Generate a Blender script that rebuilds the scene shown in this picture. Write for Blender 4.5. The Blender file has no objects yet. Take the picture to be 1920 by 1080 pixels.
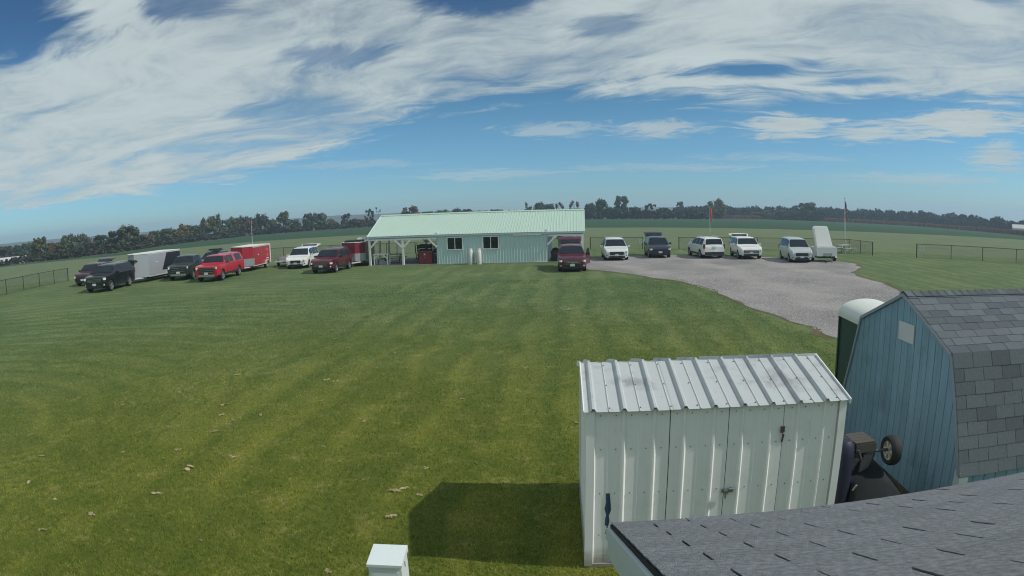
import bpy, math, random
import numpy as np
from mathutils import Matrix, Vector
rad = math.radians
SC = bpy.context.scene
COL = bpy.context.collection

# ---------------------------------------------------------------- camera (wide barrel lens, equidistant)
CAM_H = 4.2
PITCH, ROLL = 7.0, -1.6
cam_d = bpy.data.cameras.new('security_camera')
cam = bpy.data.objects.new('security_camera', cam_d)
COL.objects.link(cam)
SC.camera = cam
cam_d.type = 'PANO'
cam_d.sensor_width = 36.0
cam_d.sensor_fit = 'HORIZONTAL'
cc = cam_d.cycles if hasattr(cam_d, 'cycles') and hasattr(cam_d.cycles, 'panorama_type') else cam_d
cc.panorama_type = 'FISHEYE_LENS_POLYNOMIAL'
cc.fisheye_fov = rad(150)
cc.fisheye_polynomial_k0 = 0.0
cc.fisheye_polynomial_k1 = -1.0 / (1190.0 / 1920.0 * 36.0)
cc.fisheye_polynomial_k2 = 0.0
cc.fisheye_polynomial_k3 = 0.0
cc.fisheye_polynomial_k4 = 0.0
cam_d.clip_start = 0.05
cam_d.clip_end = 9000
_p, _r = rad(PITCH), rad(ROLL)
_F = Vector((0, math.cos(_p), -math.sin(_p)))
_R0, _U0 = Vector((1, 0, 0)), Vector((0, math.sin(_p), math.cos(_p)))
_R = _R0 * math.cos(_r) + _U0 * math.sin(_r)
_U = _U0 * math.cos(_r) - _R0 * math.sin(_r)
cam.matrix_world = Matrix(((_R.x, _U.x, -_F.x, 0), (_R.y, _U.y, -_F.y, 0), (_R.z, _U.z, -_F.z, CAM_H), (0, 0, 0, 1)))

# ---------------------------------------------------------------- sun, sky, exposure
SUN_ANG, SUN_EL = -11.0, 43.5            # direction to the sun: degrees from +x, elevation
sv = Vector((math.cos(rad(SUN_ANG)) * math.cos(rad(SUN_EL)), math.sin(rad(SUN_ANG)) * math.cos(rad(SUN_EL)), math.sin(rad(SUN_EL))))
sl = bpy.data.lights.new('sun', 'SUN')
sl.energy = 2.9
sl.angle = rad(0.6)
sl.color = (1.0, 0.96, 0.90)
so = bpy.data.objects.new('sun', sl)
COL.objects.link(so)
so.rotation_euler = (-sv).to_track_quat('-Z', 'Y').to_euler()

SC.view_settings.view_transform = 'Standard'
SC.view_settings.look = 'None'
SC.view_settings.exposure = 0.15
SC.view_settings.gamma = 1.0
SC.cycles.filter_width = 1.1
SC.cycles.max_bounces = 4
SC.cycles.diffuse_bounces = 2
SC.cycles.glossy_bounces = 2
SC.cycles.caustics_reflective = False
SC.cycles.caustics_refractive = False
SC.cycles.use_adaptive_sampling = True
SC.cycles.adaptive_threshold = 0.02
SC.cycles.transparent_max_bounces = 8
SC.cycles.volume_bounces = 1

W = bpy.data.worlds.new('World')
SC.world = W
W.use_nodes = True


class NT:
    """small helper to write node trees as expressions"""
    def __init__(s, tree):
        s.t = tree

    def n(s, typ, **kw):
        nd = s.t.nodes.new(typ)
        for k, v in kw.items():
            setattr(nd, k, v)
        return nd

    def l(s, a, b):
        s.t.links.new(a, b)

    def put(s, sock, v):
        if isinstance(v, bpy.types.NodeSocket):
            s.l(v, sock)
        elif isinstance(v, (tuple, list)) and len(v) == 3 and sock.type == 'RGBA':
            sock.default_value = (*v, 1)
        else:
            sock.default_value = v

    def m(s, op, a, b=0.0, c=None, clamp=False):
        nd = s.n('ShaderNodeMath', operation=op, use_clamp=clamp)
        s.put(nd.inputs[0], a)
        s.put(nd.inputs[1], b)
        if c is not None:
            s.put(nd.inputs[2], c)
        return nd.outputs[0]

    def mix(s, f, a, b, typ='MIX'):
        nd = s.n('ShaderNodeMix', data_type='RGBA', blend_type=typ)
        s.put(nd.inputs[0], f)
        s.put(nd.inputs[6], a)
        s.put(nd.inputs[7], b)
        return nd.outputs[2]

    def ss(s, x, a, b):
        nd = s.n('ShaderNodeMapRange', interpolation_type='SMOOTHSTEP')
        s.put(nd.inputs[0], x)
        nd.inputs[1].default_value = a
        nd.inputs[2].default_value = b
        return nd.outputs[0]

    def noise(s, vec, scale, detail=4, rough=0.55, dist=0.0, dim='3D'):
        nd = s.n('ShaderNodeTexNoise', noise_dimensions=dim)
        if vec is not None:
            s.l(vec, nd.inputs['Vector'])
        nd.inputs['Scale'].default_value = scale
        nd.inputs['Detail'].default_value = detail
        nd.inputs['Roughness'].default_value = rough
        nd.inputs['Distortion'].default_value = dist
        return nd.outputs[0]

    def comb(s, x, y, z=0.0):
        nd = s.n('ShaderNodeCombineXYZ')
        s.put(nd.inputs[0], x)
        s.put(nd.inputs[1], y)
        s.put(nd.inputs[2], z)
        return nd.outputs[0]

    def sep(s, v):
        nd = s.n('ShaderNodeSeparateXYZ')
        s.l(v, nd.inputs[0])
        return nd.outputs

    def curve(s, x, pts):
        nd = s.n('ShaderNodeFloatCurve')
        s.put(nd.inputs[1], x)
        cv = nd.mapping.curves[0]
        while len(cv.points) < len(pts):
            cv.points.new(0.5, 0.5)
        for p, (a, b) in zip(cv.points, sorted(pts)):
            p.location = (a, b)
        nd.mapping.update()
        return nd.outputs[0]


def build_world():
    W.node_tree.nodes.clear()
    g = NT(W.node_tree)
    tc = g.n('ShaderNodeTexCoord').outputs['Generated']
    x, y, z = g.sep(tc)
    sky = g.n('ShaderNodeTexSky', sky_type='NISHITA')
    sky.sun_disc = False
    sky.sun_elevation = rad(SUN_EL)
    sky.sun_rotation = math.atan2(sv.x, sv.y)
    sky.altitude = 250
    sky.air_density = 1.0
    sky.dust_density = 0.25
    sky.ozone_density = 1.2
    skyc = g.mix(1.0, sky.outputs[0], g.mix(g.ss(z, 0.12, 0.34), g.mix(g.ss(z, 0.0, 0.20), (.28, .49, .72), (.27, .47, .57)), (.13, .29, .42)), 'MULTIPLY')
    # clouds on a high layer: direction projected on a flat sheet
    zz = g.m('ADD', g.m('MAXIMUM', z, 0.0), 0.05)
    px, py = g.m('DIVIDE', x, zz), g.m('DIVIDE', y, zz)
    a = rad(-34)
    u = g.m('ADD', g.m('MULTIPLY', px, math.cos(a)), g.m('MULTIPLY', py, math.sin(a)))
    v = g.m('SUBTRACT', g.m('MULTIPLY', py, math.cos(a)), g.m('MULTIPLY', px, math.sin(a)))
    w0 = g.noise(g.comb(u, v, 1.3), 0.55, 3, .5)
    v2 = g.m('ADD', v, g.m('MULTIPLY', g.m('SUBTRACT', w0, .5), 1.6))
    big = g.noise(g.comb(g.m('MULTIPLY', u, 0.6), v2, 0.0), 0.50, 6, 0.6, 0.4)
    fine = g.noise(g.comb(g.m('MULTIPLY', u, 0.42), v2, 3.7), 1.6, 10, 0.63, 0.4)
    wisp = g.noise(g.comb(g.m('MULTIPLY', u, 0.7), v2, 9.1), 2.9, 9, 0.66, 0.7)
    az = g.m('MULTIPLY', g.m('ARCTAN2', x, y), 180 / math.pi)
    el = g.m('MULTIPLY', g.m('ARCSINE', z), 180 / math.pi)
    # lower rim of the cloud deck as elevation over azimuth
    t = g.m('MULTIPLY_ADD', az, 1 / 360, 0.5)
    eb = g.m('MULTIPLY', g.curve(t, [(k / 360 + .5, e / 20) for k, e in
             ((-180, 3.0), (-90, 2.4), (-46, 2.4), (-34, 2.8), (-22, 4.4), (-12, 7.4), (-4, 9.3), (6, 9.9), (14, 9.7), (22, 9.4), (30, 9.3), (37, 9.4), (47, 8.8), (90, 8), (180, 3.0))]), 20.0)
    wob = g.m('MULTIPLY', g.m('SUBTRACT', g.m('MULTIPLY_ADD', wisp, .5, g.m('MULTIPLY', fine, .9)), 0.7), g.m('MULTIPLY', g.m('ADD', el, 4.0), 0.62))
    above = g.m('ADD', g.m('SUBTRACT', el, eb), wob)
    deck = g.ss(g.m('DIVIDE', above, g.m('MULTIPLY_ADD', el, 0.10, 0.35)), -0.35, 1.25)
    tex = g.ss(g.m('ADD', g.m('MULTIPLY', big, 0.70), g.m('ADD', g.m('MULTIPLY', fine, 0.55), g.m('MULTIPLY', wisp, .28))), 0.57, 0.85)
    # the deck breaks up towards the zenith
    hi = g.ss(el, 17., 42.)
    deck = g.m('MULTIPLY', deck, g.m('ADD', g.m('MULTIPLY', tex, g.m('MULTIPLY_ADD', hi, .2, .72)), g.m('MULTIPLY_ADD', hi, -.24, .25)))

    def hole(a0, e0, sa, se, amt):
        da = g.m('DIVIDE', g.m('SUBTRACT', az, a0), sa)
        de = g.m('DIVIDE', g.m('SUBTRACT', el, e0), se)
        r = g.m('ADD', g.m('SQRT', g.m('ADD', g.m('MULTIPLY', da, da), g.m('MULTIPLY', de, de))), g.m('MULTIPLY', g.m('SUBTRACT', fine, 0.5), 4.0))
        return g.m('SUBTRACT', 1.0, g.m('MULTIPLY', g.ss(r, 1.25, 0.5), amt))
    for h in ((22.5, 12.2, 8.5, 1.15, 1.0), (31, 10.9, 5, .6, .9), (-45, 18, 9, 4.0, .97), (-17, 14.6, 5, 1.2, .6), (-3, 20.0, 7, 2.2, .9), (-30, 19.5, 5, 1.6, .7), (46, 18.5, 3.5, 1.6, .6), (-18, 9.8, 8, .8, .45), (-26, 6.6, 7, .55, .4), (9, 16.5, 4.0, 1.2, .5)):
        deck = g.m('MULTIPLY', deck, hole(*h))
    # bank lying under the blue eye and loose cirrus lower down
    def blob(a0, e0, sa, se, amt, rough=4.2):
        da = g.m('DIVIDE', g.m('SUBTRACT', az, a0), sa)
        de = g.m('DIVIDE', g.m('SUBTRACT', el, e0), se)
        r = g.m('ADD', g.m('SQRT', g.m('ADD', g.m('MULTIPLY', da, da), g.m('MULTIPLY', de, de))), g.m('MULTIPLY', g.m('SUBTRACT', wisp, 0.5), rough))
        return g.m('MULTIPLY', g.ss(r, 1.2, 0.25), amt)
    loose = blob(14, 7.0, 6, .85, .75)
    for b in ((25, 7.1, 5, 1.2, .95), (33, 6.6, 5, .9, .9), (41, 7.3, 6, 1.5, 1.0), (44, 4.6, 3, 1.2, .8), (4, 7.2, 5, .7, .55), (36, 2.6, 9, .5, .5), (-2, 3.3, 9, .5, .42), (14, 3.6, 9, .45, .35), (-14, 4.6, 6, .4, .3), (24, 4.4, 7, .4, .3)):
        loose = g.m('MAXIMUM', loose, blob(*b))
    cov = g.m('MAXIMUM', deck, loose)
    cov = g.m('MULTIPLY', cov, g.ss(el, -0.5, 2.5), clamp=True)
    shade = g.m('MULTIPLY_ADD', g.m('ADD', g.m('MULTIPLY', big, 0.5), g.m('ADD', g.m('MULTIPLY', fine, 0.5), g.m('MULTIPLY', wisp, .25))), 0.95, 0.42)
    cc_ = g.mix(1.0, (3.25, 3.8, 3.9), g.comb(shade, shade, shade), 'MULTIPLY')
    colr = g.mix(cov, skyc, cc_)
    bg = g.n('ShaderNodeBackground')
    g.l(colr, bg.inputs[0])
    bg.inputs[1].default_value = 0.13
    out = g.n('ShaderNodeOutputWorld')
    g.l(bg.outputs[0], out.inputs[0])


build_world()


# ---------------------------------------------------------------- terrain
def slope(az):
    return .006 + .019 * min(1.3, (abs(az) / 45.) ** 2)


def tz(x, y):
    t = min(math.hypot(x, y), 2500) - 66.
    if t <= 0:
        return 0.
    return -slope(math.degrees(math.atan2(x, y))) * t * t / (t + 40.)


def pol(az, R):
    return R * math.sin(rad(az)), R * math.cos(rad(az))


# ---------------------------------------------------------------- object helpers
def tag(o, label=None, cat=None, group=None, kind=None):
    if label: o['label'] = label
    if cat: o['category'] = cat
    if group: o['group'] = group
    if kind: o['kind'] = kind
    return o


def empty(name, loc=(0, 0, 0), rz=0.0, label=None, cat=None, group=None):
    o = bpy.data.objects.new(name, None)
    COL.objects.link(o)
    o.location = loc
    o.rotation_euler = (0, 0, rz)
    o.empty_display_size = 0.2
    return tag(o, label, cat, group)


def link(name, mesh, parent=None, loc=None, rot=None, scale=None):
    o = bpy.data.objects.new(name, mesh)
    COL.objects.link(o)
    if parent: o.parent = parent
    if loc is not None: o.location = loc
    if rot is not None: o.rotation_euler = rot
    if scale is not None: o.scale = scale if hasattr(scale, '__len__') else (scale,) * 3
    return o


class MB:
    def __init__(s):
        s.v, s.f = [], []

    def add(s, vs, fs):
        b = len(s.v)
        s.v += [tuple(p) for p in vs]
        s.f += [tuple(b + i for i in f) for f in fs]
        return s

    def box(s, c, d, M=None):
        x, y, z = d[0] / 2, d[1] / 2, d[2] / 2
        P = [Vector((i * x, j * y, k * z)) for i in (-1, 1) for j in (-1, 1) for k in (-1, 1)]
        if M is not None: P = [M @ p for p in P]
        P = [p + Vector(c) for p in P]
        return s.add(P, [(0, 1, 3, 2), (4, 6, 7, 5), (0, 4, 5, 1), (2, 3, 7, 6), (0, 2, 6, 4), (1, 5, 7, 3)])

    def b2(s, lo, hi):
        return s.box([(a + b) / 2 for a, b in zip(lo, hi)], [b - a for a, b in zip(lo, hi)])

    def bar(s, p, q, w, h, up=(0, 0, 1)):
        p, q = Vector(p), Vector(q)
        d = (q - p).normalized()
        sd = d.cross(Vector(up))
        if sd.length < 1e-4: sd = d.cross(Vector((1, 0, 0)))
        sd.normalize()
        u = sd.cross(d)
        P = [a + sd * i * w / 2 + u * k * h / 2 for a in (p, q) for i in (-1, 1) for k in (-1, 1)]
        return s.add(P, [(0, 1, 3, 2), (4, 6, 7, 5), (0, 4, 5, 1), (2, 3, 7, 6), (0, 2, 6, 4), (1, 5, 7, 3)])

    def tube(s, p, q, r, n=8, r2=None, caps=True):
        p, q = Vector(p), Vector(q)
        r2 = r if r2 is None else r2
        d = (q - p).normalized()
        a = d.orthogonal().normalized()
        b = d.cross(a)
        P = []
        for c, rr in ((p, r), (q, r2)):
            for i in range(n):
                t = 2 * math.pi * i / n
                P.append(c + (a * math.cos(t) + b * math.sin(t)) * rr)
        F = [(i, (i + 1) % n, n + (i + 1) % n, n + i) for i in range(n)]
        if caps: F += [tuple(range(n))[::-1], tuple(range(n, 2 * n))]
        return s.add(P, F)

    def path(s, pts, r, n=6):
        for a, b in zip(pts, pts[1:]): s.tube(a, b, r, n)
        return s

    def lathe(s, prof, n=20, M=None, caps=True):
        P, F = [], []
        for r, z in prof:
            for i in range(n):
                t = 2 * math.pi * i / n
                P.append(Vector((r * math.cos(t), r * math.sin(t), z)))
        for k in range(len(prof) - 1):
            for i in range(n):
                j = (i + 1) % n
                F.append((k * n + i, k * n + j, (k + 1) * n + j, (k + 1) * n + i))
        if caps:
            F.append(tuple(range(n))[::-1])
            F.append(tuple((len(prof) - 1) * n + i for i in range(n)))
        if M is not None: P = [M @ p for p in P]
        return s.add(P, F)

    def prism(s, poly, o, U, V, N, t0, t1):
        """extrude a 2D polygon lying in (U,V) along N from t0 to t1"""
        o, U, V, N = Vector(o), Vector(U), Vector(V), Vector(N)
        n = len(poly)
        P = [o + U * a + V * b + N * t for t in (t0, t1) for a, b in poly]
        F = [tuple(range(n))[::-1], tuple(range(n, 2 * n))] + [(i, (i + 1) % n, n + (i + 1) % n, n + i) for i in range(n)]
        return s.add(P, F)

    def ribbed(s, o, U, V, N, w, rib, h=0.02, base=0.06, top=0.025, first=0.0, minor=0.0, t=0.004):
        """a ribbed metal sheet: profile along U (length w), straight along V (full vector)"""
        o, U, V, N = Vector(o), Vector(U), Vector(V), Vector(N)
        pr = [(0.0, 0.0)]
        u = first
        while u <= w + 1e-6:
            for a, b in ((u - base / 2, 0), (u - top / 2, h), (u + top / 2, h), (u + base / 2, 0)):
                if 0 <= a <= w: pr.append((a, b))
            if minor:
                c = u + rib / 2
                for a, b in ((c - .012, 0), (c, minor), (c + .012, 0)):
                    if 0 <= a <= w: pr.append((a, b))
            u += rib
        pr.append((w, 0.0))
        pr = sorted(set(pr))
        P = []
        for a, b in pr:
            P += [o + U * a + N * b, o + U * a + N * b + V]
        F = [(2 * i, 2 * i + 2, 2 * i + 3, 2 * i + 1) for i in range(len(pr) - 1)]
        return s.add(P, F)

    def mesh(s, name, mat, smooth=False, ang=35):
        me = bpy.data.meshes.new(name)
        me.from_pydata(s.v, [], s.f)
        if mat: me.materials.append(mat)
        if smooth:
            me.polygons.foreach_set('use_smooth', [True] * len(me.polygons))
            me.set_sharp_from_angle(angle=rad(ang))
        me.update()
        return me

    def build(s, name, mat, parent=None, smooth=False, ang=35, loc=None, rot=None):
        return link(name, s.mesh(name, mat, smooth, ang), parent, loc, rot)


def fix_normals(o):
    import bmesh
    bm = bmesh.new()
    bm.from_mesh(o.data)
    bmesh.ops.recalc_face_normals(bm, faces=bm.faces)
    bm.to_mesh(o.data)
    bm.free()
    return o


# ---------------------------------------------------------------- materials
MATS = {}


def mat(name, col=(.5, .5, .5), rough=.6, metal=0., coat=0., var=.12, scale=4., bump=0., bscale=40., spec=.5, alpha=None, dirt=None, emit=None, objrand=0.0, splash=None, streak=0.0):
    """plain procedural material: base colour with cloudy variation, optional relief and dirt"""
    if name in MATS: return MATS[name]
    m = bpy.data.materials.new(name)
    m.use_nodes = True
    g = NT(m.node_tree)
    bs = m.node_tree.nodes['Principled BSDF']
    tc = g.n('ShaderNodeTexCoord').outputs['Object']
    nz = g.noise(tc, scale, 5, .6)
    f = g.m('MULTIPLY_ADD', nz, 2 * var, 1 - var)
    if objrand:
        oi = g.n('ShaderNodeObjectInfo').outputs['Random']
        f = g.m('MULTIPLY', f, g.m('MULTIPLY_ADD', oi, 2 * objrand, 1 - objrand))
    c = g.mix(1.0, col, g.comb(f, f, f), 'MULTIPLY')
    if dirt:
        dn = g.noise(tc, dirt[2], 6, .7)
        c = g.mix(g.m('MULTIPLY', g.ss(dn, .5, .72), dirt[1]), c, dirt[0])
    if streak:
        ox, oy, oz = g.sep(tc)
        sn = g.noise(g.comb(g.m('MULTIPLY', ox, 22.), g.m('MULTIPLY', oy, 22.), g.m('MULTIPLY', oz, 1.1)), 1.0, 5, .65)
        q = g.m('MULTIPLY_ADD', sn, 2 * streak, 1 - streak)
        c = g.mix(1.0, c, g.comb(q, q, q), 'MULTIPLY')
    if splash:
        oz = g.sep(tc)[2]
        sz = g.m('ADD', oz, g.m('MULTIPLY', g.m('SUBTRACT', g.noise(tc, 7., 5, .7), .5), .35))
        c = g.mix(g.m('MULTIPLY', g.ss(sz, .32, .02), .75), c, splash)
    g.l(c, bs.inputs['Base Color'])
    bs.inputs['Roughness'].default_value = rough
    bs.inputs['Metallic'].default_value = metal
    bs.inputs['Coat Weight'].default_value = coat
    bs.inputs['Coat Roughness'].default_value = .08
    bs.inputs['Specular IOR Level'].default_value = spec
    if bump:
        b = g.n('ShaderNodeBump')
        b.inputs['Strength'].default_value = bump
        b.inputs['Distance'].default_value = .01
        g.l(g.noise(tc, bscale, 4, .6), b.inputs['Height'])
        g.l(b.outputs[0], bs.inputs['Normal'])
    MATS[name] = m
    return m


def grass_mat(name, c1, c2, c3, stripes=0.0, patch=.35, bump=.5, attr=False):
    """mown turf: two greens, straw patches, mower rings round a point of the lawn"""
    m = bpy.data.materials.new(name)
    m.use_nodes = True
    g = NT(m.node_tree)
    bs = m.node_tree.nodes['Principled BSDF']
    P = g.n('ShaderNodeNewGeometry').outputs['Position']
    x, y, z = g.sep(P)
    n1 = g.noise(P, .22, 5, .6)
    n2 = g.noise(P, 1.7, 5, .65)
    n3 = g.noise(P, 9.0, 5, .7)
    n4 = g.noise(P, 45., 3, .7)
    k = g.m('ADD', g.m('MULTIPLY', n1, .5), g.m('ADD', g.m('MULTIPLY', n2, .3), g.m('MULTIPLY', n3, .3)))
    if stripes:
        dx, dy = g.m('ADD', x, 15.0), g.m('SUBTRACT', y, 8.3)
        r = g.m('SQRT', g.m('ADD', g.m('MULTIPLY', dx, dx), g.m('MULTIPLY', dy, dy)))
        r = g.m('ADD', r, g.m('MULTIPLY', g.m('SUBTRACT', g.noise(P, .3, 2, .5), .5), 1.1))
        # mower turns at the left, straight passes towards the clubhouse elsewhere
        ln = g.m('ADD', g.m('MULTIPLY_ADD', y, -.09, x), g.m('MULTIPLY', g.m('SUBTRACT', g.noise(P, .22, 4, .6), .5), 2.6))
        tm = g.ss(g.m('ADD', x, g.m('MULTIPLY', g.m('SUBTRACT', n1, .5), 5.)), -10.5, -6.5)
        r = g.m('ADD', g.m('MULTIPLY', r, g.m('SUBTRACT', 1.0, tm)), g.m('MULTIPLY', ln, tm))
        sw = g.m('SINE', g.m('MULTIPLY', r, 2 * math.pi / 1.55))
        sw2 = g.m('SINE', g.m('MULTIPLY_ADD', r, 2 * math.pi / .71, 1.3))
        am = g.m('MULTIPLY', g.ss(n1, .30, .62), stripes)
        k = g.m('ADD', k, g.m('MULTIPLY', g.m('ADD', sw, g.m('MULTIPLY', sw2, .55)), am))
    f = g.ss(k, .34, .80)
    c = g.mix(f, c1, c2)
    if stripes:
        # yellow green near the sheds, blending to a bluer green further out
        ex, ey = g.m('ADD', x, 3.0), g.m('SUBTRACT', y, 7.0)
        q = g.m('ADD', g.m('SQRT', g.m('ADD', g.m('MULTIPLY', ex, ex), g.m('MULTIPLY', ey, ey))), g.m('MULTIPLY', g.m('SUBTRACT', n1, .5), 14.))
        c = g.mix(g.m('MULTIPLY', g.ss(q, 3., 26.), .72), c, g.mix(f, (.055, .108, .047), (.135, .188, .092)))
    st = g.m('MULTIPLY', g.ss(g.m('ADD', g.m('MULTIPLY', n2, .6), g.m('MULTIPLY', n3, .5)), .58, .74), patch)
    c = g.mix(st, c, c3)
    fk = g.m('MULTIPLY_ADD', g.m('ADD', n4, g.m('MULTIPLY', n3, .6)), .9, .28)
    if attr:
        at = g.n('ShaderNodeAttribute', attribute_name='tint').outputs['Fac']
        fk = g.m('MULTIPLY_ADD', at, 2.0, .82)
    c = g.mix(1.0, c, g.comb(fk, fk, fk), 'MULTIPLY')
    g.l(c, bs.inputs['Base Color'])
    bs.inputs['Roughness'].default_value = .85
    bs.inputs['Specular IOR Level'].default_value = .2
    if attr:
        tl = g.n('ShaderNodeBsdfTranslucent')
        g.l(c, tl.inputs[0])
        mx = g.n('ShaderNodeMixShader')
        mx.inputs[0].default_value = .42
        g.l(bs.outputs[0], mx.inputs[1])
        g.l(tl.outputs[0], mx.inputs[2])
        g.l(mx.outputs[0], m.node_tree.nodes['Material Output'].inputs[0])
    if bump and not attr:
        b = g.n('ShaderNodeBump')
        b.inputs['Strength'].default_value = bump
        b.inputs['Distance'].default_value = .05
        g.l(g.m('ADD', n4, n3), b.inputs['Height'])
        g.l(b.outputs[0], bs.inputs['Normal'])
    return m


def leaf_mat(name, c1, c2):
    m = bpy.data.materials.new(name)
    m.use_nodes = True
    g = NT(m.node_tree)
    bs = m.node_tree.nodes['Principled BSDF']
    at = g.n('ShaderNodeAttribute', attribute_name='tint').outputs['Fac']
    oi = g.n('ShaderNodeObjectInfo').outputs['Random']
    c = g.mix(at, c1, c2)
    k = g.m('MULTIPLY_ADD', oi, .8, .65)
    h = g.m('FRACT', g.m('MULTIPLY', oi, 7.31))
    c = g.mix(1.0, c, g.comb(g.m('MULTIPLY', k, g.m('MULTIPLY_ADD', h, .45, .85)), k, g.m('MULTIPLY', k, .95)), 'MULTIPLY')
    g.l(c, bs.inputs['Base Color'])
    bs.inputs['Roughness'].default_value = .8
    bs.inputs['Specular IOR Level'].default_value = .2
    return m
# ================================================================ ground
def table(tb):
    ks = [k for k, _ in tb]
    vs = [v for _, v in tb]
    return lambda a: float(np.interp(a, ks, vs))


R_MOWN = table([(-180, 66), (180, 66)])
R_GREEN = table([(-180, 150), (-46, 178), (-40, 153), (-36, 144), (-30, 155), (-23, 163), (-13, 159), (-3, 158), (7, 153), (16, 149), (26, 145), (37, 147), (46, 161), (180, 150)])
R_TREE = table([(-180, 300), (-60, 205), (-46, 200), (-40, 172), (-36, 176), (-33, 205), (-28, 255), (-23, 315), (-13, 325), (-3, 360), (7, 340), (16, 385), (26, 435), (37, 425), (46, 325), (60, 300), (180, 300)])


def ring(name, r0, r1, rings, m, dz=0.0):
    azs = np.arange(-180, 180.01, 1.5)
    V, F = [], []
    for a in azs:
        for k in range(rings + 1):
            t = k / rings
            R = r0(a) + (r1(a) - r0(a)) * (t ** 1.5)
            x, y = pol(a, R)
            V.append((x, y, tz(x, y) + dz))
    n = rings + 1
    for i in range(len(azs) - 1):
        for k in range(rings):
            F.append((i * n + k, i * n + k + 1, (i + 1) * n + k + 1, (i + 1) * n + k))
    me = bpy.data.meshes.new(name)
    me.from_pydata(V, [], F)
    me.materials.append(m)
    me.polygons.foreach_set('use_smooth', [True] * len(me.polygons))
    o = link(name, me)
    return fix_normals(tag(o, kind='structure'))


LAWN = ((.070, .102, .014), (.178, .186, .030), (.25, .215, .09))
g_lawn = grass_mat('lawn_turf', *LAWN, stripes=.068, patch=.6)
g_mown = grass_mat('mown_turf', (.090, .130, .062), (.155, .185, .092), (.19, .18, .10), patch=.3, bump=.3)
g_green = grass_mat('crop_turf', (.018, .056, .024), (.032, .080, .034), (.05, .08, .04), patch=.2, bump=.3)
g_far = grass_mat('far_turf', (.05, .06, .028), (.08, .085, .04), (.13, .11, .06), patch=.3, bump=.2)
ring('lawn', lambda a: 0.0, R_MOWN, 18, g_lawn)
ring('mown_field', R_MOWN, R_GREEN, 14, g_mown)
ring('crop_field', R_GREEN, R_TREE, 14, g_green)
ring('far_ground', R_TREE, lambda a: 2300., 20, g_far)

# far low hills
def hill(name, a0, a1, R, top, seed):
    rnd = random.Random(seed)
    V, F = [], []
    n = 60
    for i in range(n + 1):
        a = a0 + (a1 - a0) * i / n
        t = i / n
        h = top * (math.sin(math.pi * t) ** .6) * (.75 + .25 * math.sin(t * 9 + seed) * math.cos(t * 5))
        h += rnd.uniform(-.05, .05) * top
        for k, (dr, hz) in enumerate(((-300, 0), (-120, .6), (0, 1.), (200, .9), (600, 0))):
            x, y = pol(a, R + dr)
            b = tz(*pol(a, R))
            V.append((x, y, (b - 4) * (1 - hz) + (4.2 + h) * hz if hz else b - 4))
    for i in range(n):
        for k in range(4):
            F.append((i * 5 + k, i * 5 + k + 1, (i + 1) * 5 + k + 1, (i + 1) * 5 + k))
    me = bpy.data.meshes.new(name)
    me.from_pydata(V, [], F)
    me.materials.append(mat('hill_wood', (.055, .075, .065), .9, var=.4, scale=.02))
    tag(fix_normals(link(name, me)), kind='structure')


hill('hill', -24, -1, 1300, 5.0, 3)
hill('hill', -60, -20, 1400, -6.0, 5)
hill('hill', 0, 22, 1500, 2.0, 8)

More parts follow.
